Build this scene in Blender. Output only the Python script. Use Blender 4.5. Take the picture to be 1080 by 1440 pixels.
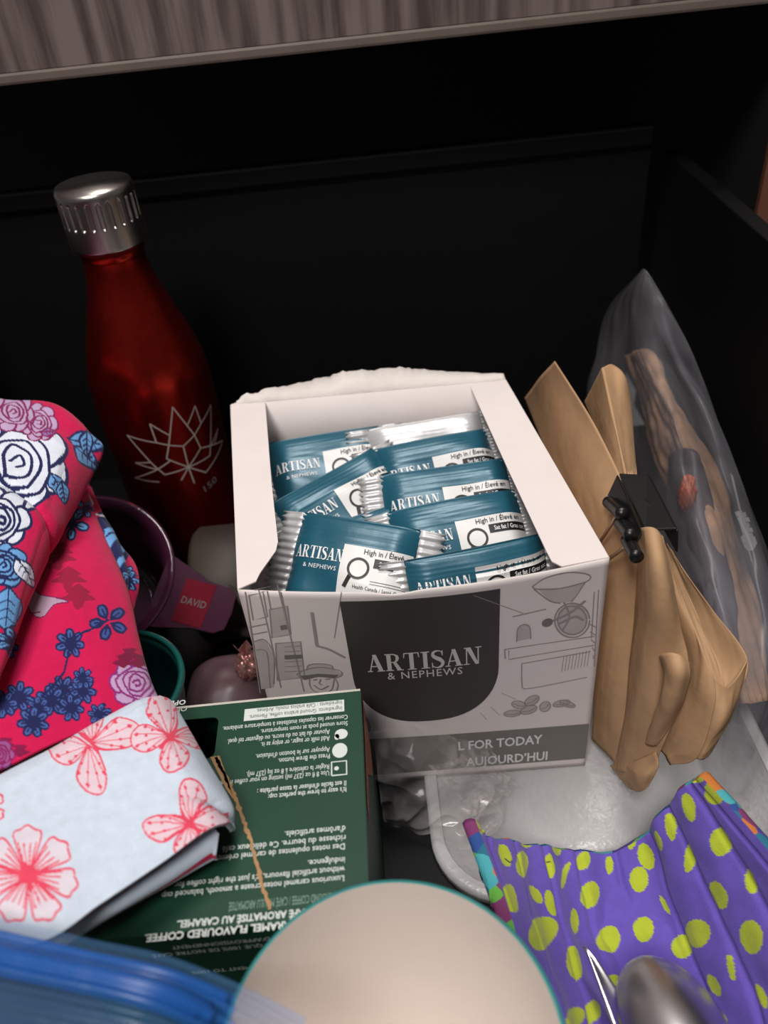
import bpy, bmesh, math, random
import numpy as np
from mathutils import Vector, Matrix
from mathutils.geometry import tessellate_polygon

random.seed(4); rng = np.random.default_rng(4)
scene = bpy.context.scene
for o in list(bpy.data.objects): bpy.data.objects.remove(o)
COL = scene.collection
PI = math.pi

# ------------------------------------------------------------------ camera
CAM = np.array([.0659, -.2419, .3733]); PITCH, YAW, ROLL, FPX = .6766, -.0146, -.1098, 1154.
_cp, _sp = math.cos(PITCH), math.sin(PITCH)
FWD = np.array([math.sin(YAW)*_cp, math.cos(YAW)*_cp, -_sp]); _r = np.array([math.cos(YAW), -math.sin(YAW), 0.])
_u = np.cross(_r, FWD); RGT = math.cos(ROLL)*_r + math.sin(ROLL)*_u; UPV = math.cos(ROLL)*_u - math.sin(ROLL)*_r
cd = bpy.data.cameras.new('camera'); cam = bpy.data.objects.new('camera', cd); COL.objects.link(cam)
cd.sensor_fit = 'VERTICAL'; cd.sensor_height = 36; cd.lens = 36*FPX/1440; cd.clip_start = .01
cam.matrix_world = Matrix(((RGT[0], UPV[0], -FWD[0], CAM[0]), (RGT[1], UPV[1], -FWD[1], CAM[1]), (RGT[2], UPV[2], -FWD[2], CAM[2]), (0, 0, 0, 1)))
cd.dof.use_dof = True; cd.dof.focus_distance = .36; cd.dof.aperture_fstop = 8
scene.camera = cam
# ------------------------------------------------------------------ light
w = bpy.data.worlds.new('world'); scene.world = w; w.use_nodes = True
w.node_tree.nodes['Background'].inputs[0].default_value = (.9, .85, .85, 1); w.node_tree.nodes['Background'].inputs[1]  .default_value = .10
def area(name, loc, tgt, size, power, col):
    l = bpy.data.lights.new(name, 'AREA'); l.energy = power; l.size = size; l.color = col
    o = bpy.data.objects.new(name, l); COL.objects.link(o); o.location = loc
    o.rotation_euler = (Vector(tgt)-Vector(loc)).to_track_quat('-Z', 'Y').to_euler()
area('ceiling_light_back_offscreen', (.22, .32, 2.35), (.05, 0, .1), .6, 30, (1, .955, .925))
area('ceiling_light_front_offscreen', (-.35, -1.25, 2.35), (.05, 0, .1), .6, 46, (1, .955, .925))
scene.view_settings.view_transform = 'Standard'; scene.view_settings.look = 'None'
scene.view_settings.gamma = 1; scene.view_settings.use_curve_mapping = False; scene.view_settings.exposure = 0

# ------------------------------------------------------------------ helpers
def ray(x, y): return FWD + RGT*(x-540)/FPX - UPV*(y-720)/FPX
def P(x, y, z=None, Y=None, X=None):          # a direction seen in the photo met with a chosen plane of the place
    d = ray(x, y)
    t = (z-CAM[2])/d[2] if z is not None else (Y-CAM[1])/d[1] if Y is not None else (X-CAM[0])/d[0]
    return CAM + d*t
def proj(Q):
    d = Q-CAM; zz = d@FWD
    return np.stack([540+FPX*(d@RGT)/zz, 720-FPX*(d@UPV)/zz], -1)
def lin(c):
    c = [v/255 for v in c]
    return tuple(v/12.92 if v <= .04045 else ((v+.055)/1.055)**2.4 for v in c)
def mat(name, rgb, rough=.6, metal=0, spec=.5, var=.06, vscale=60, bump=0, bscale=400, coat=0, alpha=1, attr=None, stretch=None, trans=0, sheen=0):
    m = bpy.data.materials.new(name); m.use_nodes = True; N = m.node_tree.nodes; L = m.node_tree.links
    b = N['Principled BSDF']; b.inputs['Roughness'].default_value = rough; b.inputs['Metallic'].default_value = metal
    b.inputs['Specular IOR Level'].default_value = spec; b.inputs['Coat Weight'].default_value = coat
    b.inputs['Alpha'].default_value = alpha; b.inputs['Transmission Weight'].default_value = trans
    b.inputs['Sheen Weight'].default_value = sheen
    tc = N.new('ShaderNodeTexCoord'); mp = N.new('ShaderNodeMapping'); L.new(tc.outputs['Object'], mp.inputs[0])
    if stretch: mp.inputs['Scale'].default_value = stretch
    nz = N.new('ShaderNodeTexNoise'); nz.inputs['Scale'].default_value = vscale; nz.inputs['Detail'].default_value = 4
    L.new(mp.outputs[0], nz.inputs[0])
    mx = N.new('ShaderNodeMix'); mx.data_type = 'RGBA'; mx.blend_type = 'MULTIPLY'; mx.inputs[0].default_value = 1
    cr = N.new('ShaderNodeValToRGB'); cr.color_ramp.elements[0].position = .3; cr.color_ramp.elements[1].position = .7
    cr.color_ramp.elements[0].color = (1-var*2,)*3+(1,); cr.color_ramp.elements[1].color = (1, 1, 1, 1)
    L.new(nz.outputs['Fac'], cr.inputs[0]); L.new(cr.outputs[0], mx.inputs[7])
    if attr:
        at = N.new('ShaderNodeAttribute'); at.attribute_name = attr; L.new(at.outputs['Color'], mx.inputs[6])
    else: mx.inputs[6].default_value = lin(rgb)+(1,)
    L.new(mx.outputs[2], b.inputs['Base Color'])
    if bump:
        n2 = N.new('ShaderNodeTexNoise'); n2.inputs['Scale'].default_value = bscale; n2.inputs['Detail'].default_value = 3
        L.new(mp.outputs[0], n2.inputs[0])
        bp = N.new('ShaderNodeBump'); bp.inputs['Strength'].default_value = bump; bp.inputs['Distance'].default_value = .001
        L.new(n2.outputs['Fac'], bp.inputs['Height']); L.new(bp.outputs[0], b.inputs['Normal'])
    return m
def film(name, rgb, a0, a1, rough=.15, scale=60, stretch=None, bump=.4, bscale=120):   # clear plastic: part see-through, part milky and glossy
    m = bpy.data.materials.new(name); m.use_nodes = True; N = m.node_tree.nodes; L = m.node_tree.links
    b = N['Principled BSDF']; b.inputs['Base Color'].default_value = lin(rgb)+(1,); b.inputs['Roughness'].default_value = rough
    b.inputs['Specular IOR Level'].default_value = .6
    tc = N.new('ShaderNodeTexCoord'); mp = N.new('ShaderNodeMapping'); L.new(tc.outputs['Object'], mp.inputs[0])
    if stretch: mp.inputs['Scale'].default_value = stretch
    nz = N.new('ShaderNodeTexNoise'); nz.inputs['Scale'].default_value = scale; nz.inputs['Detail'].default_value = 5; nz.inputs['Distortion'].default_value = .6
    L.new(mp.outputs[0], nz.inputs[0])
    mr = N.new('ShaderNodeMapRange'); mr.inputs[1].default_value = .35; mr.inputs[2].default_value = .7; mr.inputs[3].default_value = a0; mr.inputs[4].default_value = a1
    L.new(nz.outputs['Fac'], mr.inputs[0]); L.new(mr.outputs[0], b.inputs['Alpha'])
    n2 = N.new('ShaderNodeTexNoise'); n2.inputs['Scale'].default_value = bscale; L.new(mp.outputs[0], n2.inputs[0])
    bp = N.new('ShaderNodeBump'); bp.inputs['Strength'].default_value = bump; bp.inputs['Distance'].default_value = .002
    L.new(n2.outputs['Fac'], bp.inputs['Height']); L.new(bp.outputs[0], b.inputs['Normal'])
    return m
def mesh(name, verts, faces, m, parent=None, smooth=True, solid=0, col=None, soff=-1, bevel=0):
    me = bpy.data.meshes.new(name); me.from_pydata([tuple(map(float, v)) for v in verts], [], [tuple(map(int, f)) for f in faces]); me.update()
    if smooth: me.polygons.foreach_set('use_smooth', [True]*len(me.polygons))
    if col is not None:
        ca = me.color_attributes.new('print', 'FLOAT_COLOR', 'POINT')
        c4 = np.ones((len(verts), 4), np.float32); c4[:, :3] = col; ca.data.foreach_set('color', c4.ravel())
    me.materials.append(m)
    o = bpy.data.objects.new(name, me); COL.objects.link(o); o.parent = parent
    if parent is not None: o.matrix_parent_inverse = Matrix.Translation(-parent.location) if parent.type == 'EMPTY' else Matrix()
    if bevel:
        bv = o.modifiers.new('bevel', 'BEVEL'); bv.width = bevel; bv.segments = 2; bv.limit_method = 'ANGLE'
    if solid:
        s = o.modifiers.new('thickness', 'SOLIDIFY'); s.thickness = solid; s.offset = soff
    return o
def gfaces(n, m, wrap=False):
    i, j = np.meshgrid(np.arange(n-1), np.arange(m if wrap else m-1), indexing='ij'); j2 = (j+1) % m
    return np.stack([i*m+j, i*m+j2, (i+1)*m+j2, (i+1)*m+j], -1).reshape(-1, 4)
def grid(name, G, m, parent=None, **k):
    n, mm = G.shape[:2]; return mesh(name, G.reshape(-1, 3), gfaces(n, mm), m, parent, **k)
def tag(o, label, cat, group=None):
    o['label'] = label; o['category'] = cat
    if group: o['group'] = group
    return o
def thing(name, label, cat, loc, group=None):
    o = bpy.data.objects.new(name, None); COL.objects.link(o); o.location = tuple(map(float, loc)); o.empty_display_size = .02
    return tag(o, label, cat, group)
def struct(o): o['kind'] = 'structure'; return o
def boxv(x0, x1, y0, y1, z0, z1):
    v = [(x, y, z) for z in (z0, z1) for y in (y0, y1) for x in (x0, x1)]
    return v, [(0, 2, 3, 1), (4, 5, 7, 6), (0, 1, 5, 4), (2, 6, 7, 3), (0, 4, 6, 2), (1, 3, 7, 5)]
def box(name, b, m, parent=None, bevel=0): v, f = boxv(*b); return mesh(name, v, f, m, parent, smooth=False, bevel=bevel)
def curve(pts, n):                              # Catmull-Rom through points
    p = np.array(pts, float); q = np.vstack([2*p[0]-p[1], p, 2*p[-1]-p[-2]])
    d = np.r_[0, np.cumsum(np.linalg.norm(np.diff(p, axis=0), axis=1))]; t = np.linspace(0, d[-1], n)
    k = np.clip(np.searchsorted(d, t, 'right')-1, 0, len(p)-2); s = ((t-d[k])/np.maximum(d[k+1]-d[k], 1e-9))[:, None]
    a, b, c, e = q[k], q[k+1], q[k+2], q[k+3]
    return .5*(2*b+(c-a)*s+(2*a-5*b+4*c-e)*s*s+(3*b-a-3*c+e)*s**3)
def coons(top, right, bot, left, n, m):         # top/bot run left to right, left/right run top to bottom
    T, B, Lf, Rt = curve(top, m), curve(bot, m), curve(left, n), curve(right, n)
    u = np.linspace(0, 1, m)[None, :, None]; v = np.linspace(0, 1, n)[:, None, None]
    return (1-v)*T[None]+v*B[None]+(1-u)*Lf[:, None]+u*Rt[:, None]-((1-u)*(1-v)*T[0]+u*(1-v)*T[-1]+(1-u)*v*B[0]+u*v*B[-1])
def loft(curves, n, m):                         # surface through several curves
    C = np.stack([curve(c, m) for c in curves]); return np.stack([curve(C[:, j], n) for j in range(m)], 1)
def gnormals(G):
    a = np.gradient(G, axis=0); b = np.gradient(G, axis=1); nn = np.cross(b, a); return nn/np.maximum(np.linalg.norm(nn, axis=2, keepdims=True), 1e-12)
def up(G, ref=(0, -.4, 1)):                     # normals turned to the upper side
    nn = gnormals(G); s = np.sign((nn*np.array(ref)).sum(2, keepdims=True).mean()); return nn*s
def wob(n, m, freq, seed, oct=3):               # smooth random field in -1..1
    r = np.random.default_rng(seed); u = np.linspace(0, 1, m)[None]; v = np.linspace(0, 1, n)[:, None]; a = np.zeros((n, m))
    for o in range(oct):
        for k in range(5):
            th = r.uniform(0, 2*PI); f = freq*2**o*r.uniform(.6, 1.4)
            a += np.sin(2*PI*f*(u*math.cos(th)+v*math.sin(th))+r.uniform(0, 6.3))/2**o/5
    return a
def lathe(prof, seg=64):
    a = np.linspace(0, 2*PI, seg, endpoint=False); pr = np.array(prof, float)
    V = np.stack([pr[:, :1]*np.cos(a)[None], pr[:, :1]*np.sin(a)[None], np.repeat(pr[:, 1:2], seg, 1)], -1)
    return V.reshape(-1, 3), gfaces(len(pr), seg, True)
def tube(pts, r, n=40, seg=8):
    c = curve(pts, n); t = np.gradient(c, axis=0); t /= np.linalg.norm(t, axis=1, keepdims=True)
    ref = np.array([.31, .52, .79]); a = np.cross(t, ref); a /= np.linalg.norm(a, axis=1, keepdims=True); b = np.cross(t, a)
    th = np.linspace(0, 2*PI, seg, endpoint=False)
    V = c[:, None]+r*(a[:, None]*np.cos(th)[None, :, None]+b[:, None]*np.sin(th)[None, :, None])
    F = [tuple(f) for f in gfaces(n, seg, True)]+[tuple(range(seg)), tuple(range((n-1)*seg, n*seg))]
    return V.reshape(-1, 3), F
def tube_obj(name, pts, r, m, parent, n=40, seg=8): v, f = tube(pts, r, n, seg); return mesh(name, v, f, m, parent)

# ---- flat print: 2-D shapes carried onto a surface
class Art:
    def __init__(s): s.v = []; s.f = []
    def poly(s, pts):
        pts = [tuple(p) for p in pts]; b = len(s.v); s.v += pts
        for t in tessellate_polygon([[Vector((p[0], p[1], 0)) for p in pts]]): s.f.append(tuple(b+i for i in t))
    def quad(s, a, b, c, d): k = len(s.v); s.v += [a, b, c, d]; s.f.append((k, k+1, k+2, k+3))
    def rect(s, x0, y0, x1, y1, nx=1, ny=1):
        k = len(s.v)
        for j in range(ny+1):
            for i in range(nx+1): s.v.append((x0+(x1-x0)*i/nx, y0+(y1-y0)*j/ny))
        for j in range(ny):
            for i in range(nx): a = k+j*(nx+1)+i; s.f.append((a, a+1, a+nx+2, a+nx+1))
    def line(s, pts, wd, smooth=False, closed=False):
        p = np.array(pts, float)
        if closed: p = np.vstack([p, p[:1]])
        if smooth and len(p) > 2: p = curve(p, max(12, 5*len(p)))
        t = np.gradient(p, axis=0); t /= np.maximum(np.linalg.norm(t, axis=1, keepdims=True), 1e-12); nn = np.stack([-t[:, 1], t[:, 0]], 1)*np.reshape(wd, (-1, 1))/2
        b = len(s.v); k = len(p)
        for q in p+nn: s.v.append(tuple(q))
        for q in p-nn: s.v.append(tuple(q))
        s.f += [(b+i, b+i+1, b+k+i+1, b+k+i) for i in range(k-1)]
    def disc(s, x, y, rx, ry=None, n=24): ry = ry or rx; s.poly([(x+rx*math.cos(2*PI*i/n), y+ry*math.sin(2*PI*i/n)) for i in range(n)])
    def ring(s, x, y, r, wd, n=28):
        s.line([(x+r*math.cos(2*PI*i/n), y+r*math.sin(2*PI*i/n)) for i in range(n+1)], wd)
    def add(s, VF, fn):
        b = len(s.v); s.v += [fn(*p) for p in VF[0]]; s.f += [tuple(b+i for i in f) for f in VF[1]]
_tc = {}
def text(st, bold=0, space=1.0):                # glyph outlines, cap height about .7
    k = (st, bold, space)
    if k in _tc: return _tc[k]
    c = bpy.data.curves.new('t', 'FONT'); c.body = st; c.size = 1; c.offset = bold; c.space_character = space; c.resolution_u = 2
    o = bpy.data.objects.new('t', c); COL.objects.link(o); bpy.context.view_layer.update()
    me = bpy.data.meshes.new_from_object(o.evaluated_get(bpy.context.evaluated_depsgraph_get()))
    V = [(v.co.x, v.co.y) for v in me.vertices]; F = [tuple(p.vertices) for p in me.polygons]
    bpy.data.objects.remove(o); bpy.data.curves.remove(c); bpy.data.meshes.remove(me)
    _tc[k] = (V, F); return _tc[k]
def put_text(art, st, x0, y0, width, height, bold=0, space=1.0):   # left end, baseline, width, cap height
    V, F = text(st, bold, space)
    if not V: return
    xs = [v[0] for v in V]; a, b = min(xs), max(xs)
    art.add((V, F), lambda x, y: (x0+(x-a)/(b-a)*width, y0+y/.7*height))
def serif(st):                                   # heavy serif capitals, height 1
    A = Art(); x = 0
    def r(a, b, c, d): A.quad((x+a, b), (x+c, b), (x+c, d), (x+a, d))
    S = .055
    for ch in st:
        if ch == 'A':
            A.quad((x+.1, 0), (x+.17, 0), (x+.5, 1), (x+.42, 1)); A.quad((x+.66, 0), (x+.92, 0), (x+.58, 1), (x+.36, 1)); r(.24, .28, .74, .34); r(0, 0, .29, S); r(.56, 0, 1.0, S); x += 1.06
        elif ch == 'R':
            r(.09, 0, .33, 1); r(0, 0, .44, S); r(0, 1-S, .4, 1)
            A.line([(x+.3, .97), (x+.52, .96), (x+.68, .86), (x+.7, .74), (x+.66, .6), (x+.52, .51), (x+.3, .5)], np.array([.06, .06, .15, .2, .15, .06, .06]))
            A.quad((x+.42, .5), (x+.62, .5), (x+.92, 0), (x+.66, 0)); r(.62, 0, 1.0, S); x += 1.04
        elif ch == 'T':
            r(.02, 1-S, .88, 1); r(.33, 0, .57, 1); r(.2, 0, .7, S); A.quad((x, .7), (x+.04, .7), (x+.1, 1), (x+.02, 1)); A.quad((x+.86, .7), (x+.9, .7), (x+.88, 1), (x+.8, 1)); x += .98
        elif ch == 'I': r(.13, 0, .37, 1); r(0, 0, .5, S); r(0, 1-S, .5, 1); x += .58
        elif ch == 'S':
            A.line(curve([(x+.64, .74), (x+.58, .93), (x+.36, .99), (x+.14, .9), (x+.12, .72), (x+.3, .58), (x+.52, .46), (x+.66, .28), (x+.56, .08), (x+.34, .01), (x+.12, .08), (x+.05, .28)], 40), np.interp(np.linspace(0, 1, 40), [0, .15, .3, .5, .7, .85, 1], [.04, .06, .17, .24, .17, .06, .04]))
            A.quad((x+.62, .7), (x+.67, .7), (x+.67, 1), (x+.62, 1)); A.quad((x+.03, 0), (x+.08, 0), (x+.08, .32), (x+.03, .32)); x += .8
        elif ch == 'N':
            r(.12, 0, .19, 1); r(.78, 0, .85, 1); A.quad((x+.1, 1), (x+.38, 1), (x+.85, 0), (x+.66, 0)); r(0, 0, .32, S); r(0, 1-S, .3, 1); r(.65, 1-S, 1.0, 1); x += 1.06
        else: x += .4
    return (A.v, A.f), x
def put_serif(art, st, x0, y0, width, height):
    VF, wd = serif(st); art.add(VF, lambda x, y: (x0+x/wd*width, y0+y*height))
def decal(name, art, fn, m, parent):            # fn maps (x, y) of the print to a point of the surface
    if not art.v: return None
    return mesh(name, [fn(x, y) for x, y in art.v], art.f, m, parent, smooth=False)

# ---- dyed print: colours held by the weave of a cloth grid
def inside(px, py, poly):
    c = np.zeros(px.shape, bool); n = len(poly)
    for i in range(n):
        x1, y1 = poly[i]; x2, y2 = poly[i-1]
        if y1 == y2: continue
        c ^= ((y1 > py) != (y2 > py)) & (px < (x2-x1)*(py-y1)/(y2-y1)+x1)
    return c
class Dye:
    def __init__(s, G, base):
        n, m = G.shape[:2]; s.n, s.m = n, m; s.pix = proj(G.reshape(-1, 3)).reshape(n, m, 2)
        s.su = np.linalg.norm(np.diff(s.pix, axis=1), axis=2).sum(1).mean(); s.sv = np.linalg.norm(np.diff(s.pix, axis=0), axis=2).sum(0).mean()
        s.U, s.V = np.meshgrid(np.linspace(0, s.su, m), np.linspace(0, s.sv, n)); s.c = np.zeros((n, m, 3)); s.c[:] = lin(base)
        s.du = np.gradient(s.pix, axis=1); s.dv = np.gradient(s.pix, axis=0)
    def uv(s, pts):                               # where on the cloth a traced point lies
        out = []
        for x, y in pts:
            d = ((s.pix-(x, y))**2).sum(2); i, j = np.unravel_index(d.argmin(), d.shape)
            ii, jj = int(np.clip(i, 30, s.n-31)), int(np.clip(j, 30, s.m-31)) if s.m > 90 else j; ii = ii if s.n > 90 else i; A = np.stack([s.du[ii, jj], s.dv[ii, jj]], 1)
            try: e = np.linalg.solve(A, np.array([x, y])-s.pix[i, j])
            except np.linalg.LinAlgError: e = np.zeros(2)
            e = np.clip(e, -160, 160); out.append(((j+e[0])*s.su/(s.m-1), (i+e[1])*s.sv/(s.n-1)))
        return np.array(out)
    def win(s, q, pad=3):
        a = q.min(0)-pad; b = q.max(0)+pad
        j0, j1 = [int(np.clip(v/s.su*(s.m-1), 0, s.m)) for v in (a[0], b[0]+2)]; i0, i1 = [int(np.clip(v/s.sv*(s.n-1), 0, s.n)) for v in (a[1], b[1]+2)]
        return slice(i0, i1+1), slice(j0, j1+1)
    def poly(s, pts, c, q=None):
        q = s.uv(pts) if q is None else q; w_ = s.win(q); k = inside(s.U[w_], s.V[w_], q); s.c[w_][k] = lin(c)
    def line(s, pts, wd, c, q=None):
        q = s.uv(pts) if q is None else q; w_ = s.win(q, wd+2); U, V = s.U[w_], s.V[w_]; best = np.full(U.shape, 1e9)
        for a, b in zip(q[:-1], q[1:]):
            d = b-a; L2 = max((d**2).sum(), 1e-9); t = np.clip(((U-a[0])*d[0]+(V-a[1])*d[1])/L2, 0, 1)
            best = np.minimum(best, (U-a[0]-t*d[0])**2+(V-a[1]-t*d[1])**2)
        s.c[w_][best < (wd/2)**2] = lin(c)
    def col(s): return s.c.reshape(-1, 3)
def xf(pts, cx, cy, sc, rot):
    c, s_ = math.cos(rot), math.sin(rot); return [(cx+sc*(c*x-s_*y), cy+sc*(s_*x+c*y)) for x, y in pts]
def sm(pts, n=None, closed=True):
    p = list(pts)+([pts[0]] if closed else []); return [tuple(q) for q in curve(p, n or 5*len(p))]
NAVY = (28, 34, 82); SKY = (104, 160, 214); PALE = (222, 228, 240); MAUVE = (176, 130, 170); PLUM = (130, 26, 86); MAG = (202, 16, 78); PINK = (226, 72, 98)
def blossom(D, cx, cy, r, fill=SKY, ln=NAVY, n=7, rot=0., core=True):
    for k in range(n):
        a = rot+2*PI*k/n; pet = sm([(.1, 0), (.5, -.3), (.95, -.2), (1.02, .06), (.9, .25), (.5, .28)]); pet = xf(pet, cx, cy, r, a)
        D.poly(pet, ln); D.poly(xf(sm([(.3, 0), (.55, -.17), (.86, -.1), (.9, .06), (.8, .14), (.55, .14)]), cx, cy, r, a), fill)
        D.line(xf([(.35, 0), (.7, .02)], cx, cy, r, a), max(1.5, r*.09), ln)
    if core: D.poly(xf([(.3*math.cos(t), .3*math.sin(t)) for t in np.linspace(0, 2*PI, 12)], cx, cy, r, 0), ln)
def rose(D, cx, cy, r, fill=PALE, ln=NAVY, rot=0., wd=3.):
    for k in range(7):
        a = rot+2*PI*k/7; p = xf(sm([(.3, -.3), (.75, -.42), (1.02, -.1), (.98, .25), (.6, .42), (.3, .3)]), cx, cy, r, a); D.poly(p, fill); D.line(p, wd, ln)
    for q, s_ in ((.72, 0), (.52, .8), (.33, 1.9)):
        p = xf(sm([(q*(1+.16*math.sin(3*t+s_))*math.cos(t), q*(1+.16*math.cos(2*t+s_))*math.sin(t)) for t in np.linspace(0, 5.6, 9)]), cx, cy, r, rot+s_); D.poly(p, fill); D.line(p, wd, ln)
    D.line(xf(sm([(-.15, .05), (0, -.14), (.16, 0), (.02, .12)], closed=False), cx, cy, r, rot), wd, ln)
def leaf(D, cx, cy, ln_, rot, fill=SKY, edge=NAVY):
    p = xf(sm([(0, 0), (.35, -.26), (.75, -.18), (1, 0), (.75, .18), (.35, .26)]), cx, cy, ln_, rot); D.poly(p, fill); D.line(p, 2.4, edge); D.line(xf([(0, 0), (.9, 0)], cx, cy, ln_, rot), 2., edge)
    for t in (.3, .5, .7):
        for s_ in (-1, 1): D.line(xf([(t, 0), (t+.12, .14*s_)], cx, cy, ln_, rot), 1.5, edge)
def butterfly(D, cx, cy, r, rot, spread=1., c=PINK, bg=(222, 228, 234)):
    for s_ in (-1, 1):
        k = spread if s_ > 0 else 1.
        up_ = [(.04, .04), (.12, .55), (.28, 1.0), (.72, 1.15), (1.05, .95), (.9, .5), (.42, .1)]; lo = [(.0, .04), (.04, .5), (-.1, .86), (-.5, .94), (-.8, .68), (-.7, .28), (-.3, .06)]
        for w_ in (up_, lo):
            p = xf(sm([(a, b*s_*k) for a, b in w_]), cx, cy, r, rot); D.poly(p, (226, 200, 210)); D.line(p, 2.4, c)
            tip = np.mean(w_[2:6], axis=0)
            for q in w_[1:6]:
                D.line(xf([(.05, .05*s_), (q[0]*.93, q[1]*s_*k*.93)], cx, cy, r, rot), 1.4, c)
            for q in range(2, 6):
                a = np.array(w_[q])*.86; D.poly(xf([(a[0]+.07*math.cos(t), (a[1]+.05*math.sin(t))*s_*k) for t in np.linspace(0, 6.28, 8)], cx, cy, r, rot), c)
                a = np.array(w_[q])*.6; D.poly(xf([(a[0]+.045*math.cos(t), (a[1]+.045*math.sin(t))*s_*k) for t in np.linspace(0, 6.28, 8)], cx, cy, r, rot), c)
    D.line(xf([(-.35, 0), (.3, 0)], cx, cy, r, rot), 5, c)
    for s_ in (-1, 1): D.line(xf(sm([(.28, 0), (.48, .1*s_), (.62, .22*s_)], closed=False), cx, cy, r, rot), 1.8, c)

# ------------------------------------------------------------------ materials
M_BLACK = mat('black_drawer_metal', (13, 12, 13), .6, 0, .22, bump=.08, bscale=900)
M_DARK = mat('dark_cavity_board', (12, 11, 11), .8)
M_CARD = mat('white_carton_board', (226, 216, 212), .55, var=.02, bump=.05)
M_KRAFT = mat('kraft_paper', (184, 146, 108), .75, var=.06, vscale=60, bump=.7, bscale=70)
M_TEAL = mat('teal_wrapper_foil', (30, 90, 110), .36, .12, .6, var=.05, bump=.1, bscale=200)
M_SILVER = mat('silver_white_foil', (196, 196, 196), .35, .25, .6, var=.1, bump=.1, bscale=300)
M_WHITE = mat('white_print', (228, 228, 228), .5, var=.01)
M_INK = mat('black_print', (24, 24, 26), .5, var=.01)
M_SHIELD = mat('charcoal_print', (62, 56, 53), .5, var=.02)
M_BAND = mat('grey_print', (120, 115, 110), .5, var=.02)
M_SKETCH = mat('pencil_grey_print', (158, 150, 147), .6, var=.05)
M_SHADE = mat('pale_pencil_tone', (196, 187, 183), .6, var=.08)
M_GREEN = mat('dark_green_carton', (14, 60, 42), .5, 0, .35, var=.06, vscale=30)
M_DYE = mat('printed_cotton', (0, 0, 0), .85, spec=.2, var=.05, vscale=250, bump=.3, bscale=1500, attr='print', sheen=.15)
M_STEEL = mat('brushed_steel', (190, 184, 178), .28, 1, var=.1, stretch=(1, 1, .05), vscale=300)
M_CLEAR = film('crumpled_clear_film', (206, 200, 198), .06, .40, .12, 40, bump=.35, bscale=60)

# ------------------------------------------------------------------ setting: the open drawer and the desk front
XL, XR, YB, YF, HB, HS = -.215, .272, .30, -.30, .226, .20
struct(box('floor', (XL, XR, YF, YB, -.004, 0), M_BLACK))
struct(box('wall_back', (XL, .252, YB, YB+.004, 0, HB), M_BLACK))
struct(box('trim_1', (XL, .252, YB-.004, YB+.004, HB-.012, HB), M_BLACK, bevel=.0015))
struct(box('wall_right', (XR, XR+.010, YF, YB+.03, 0, HS), M_BLACK, bevel=.001))
struct(box('trim_2', (XR+.010, XR+.022, YF, YB+.03, HS-.03, HS-.012), M_BLACK, bevel=.001))
struct(box('wall_left', (XL-.010, XL, YF, YB+.03, 0, HS), M_BLACK, bevel=.001))
struct(box('wall_front', (XL, XR, YF-.015, YF, 0, HS), M_BLACK))
struct(box('wall_cavity', (-.40, .45, .56, .57, -.05, .60), M_DARK))
struct(box('ceiling', (-.40, .45, .262, .56, .50, .51), M_DARK))
M_WOOD = mat('grey_wood_laminate', (132, 116, 112), .55, var=.2, vscale=26, stretch=(5, 1, .35), bump=.1)
_n = M_WOOD.node_tree; _cr = [x for x in _n.nodes if x.type == 'VALTORGB'][0]; _cr.color_ramp.elements[0].color = (.34, .31, .31, 1); _cr.color_ramp.elements[0].position = .36; _cr.color_ramp.elements[1].position = .62
M_EDGE = mat('taupe_edge_band', (120, 106, 98), .5)
t = thing('desk_front_panel', 'grey-brown wood-grain laminate panel above the dark drawer opening', 'panel', (.05, .24, .30))
box('panel_board', (-.5, .6, .24, .258, .3005, .62), M_WOOD, t); box('edge_band', (-.5, .6, .2395, .2585, .2945, .3005), M_EDGE, t, bevel=.0015)
t = thing('cabinet_side_panel', 'brown wood cabinet side edge beyond the drawer rail', 'panel', (.308, .25, 0))
box('side_board', (.309, .325, .262, .56, -.05, .60), M_DARK, t); box('front_edge', (.309, .325, .258, .262, -.05, .60), mat('brown_edge', (120, 76, 58), .5), t)

# ------------------------------------------------------------------ frosted plastic lid on the drawer floor
def rrect(x0, x1, y0, y1, r, n=10):
    out = []
    for cx, cy, a in ((x1-r, y1-r, 0), (x0+r, y1-r, 90), (x0+r, y0+r, 180), (x1-r, y0+r, 270)):
        for k in range(n+1): th = math.radians(a+90*k/n); out.append((cx+r*math.cos(th), cy+r*math.sin(th)))
    return np.array(out)
def rings(name, ringlist, m, parent, cap0=True, cap1=True):
    n = len(ringlist[0]); V = np.concatenate(ringlist); F = [tuple(f) for f in gfaces(len(ringlist), n, True)]
    if cap0: F.append(tuple(range(n)))
    if cap1: F.append(tuple(range((len(ringlist)-1)*n, len(ringlist)*n)))
    return mesh(name, V, F, m, parent)
M_FROST = film('frosted_plastic', (196, 194, 194), .55, .8, .3, 22, bump=.2, bscale=300)
t = thing('container_lid', 'flat frosted plastic lid with rounded corners lying under the white carton', 'lid', (.155, .04, 0))
def rr3(d, z, r): q = rrect(.068-d, .243+d, -.068-d, .16+d, r); return np.c_[q, np.full(len(q), z)]
rings('lid_plate', [rr3(-.006, .0002, .03), rr3(-.006, .0022, .03)], M_FROST, t)
rings('lid_rim', [rr3(-.006, .0003, .03), rr3(0, .0003, .034), rr3(0, .0042, .034), rr3(-.002, .005, .033), rr3(-.006, .0042, .03)], M_FROST, t, False, False)

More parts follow.
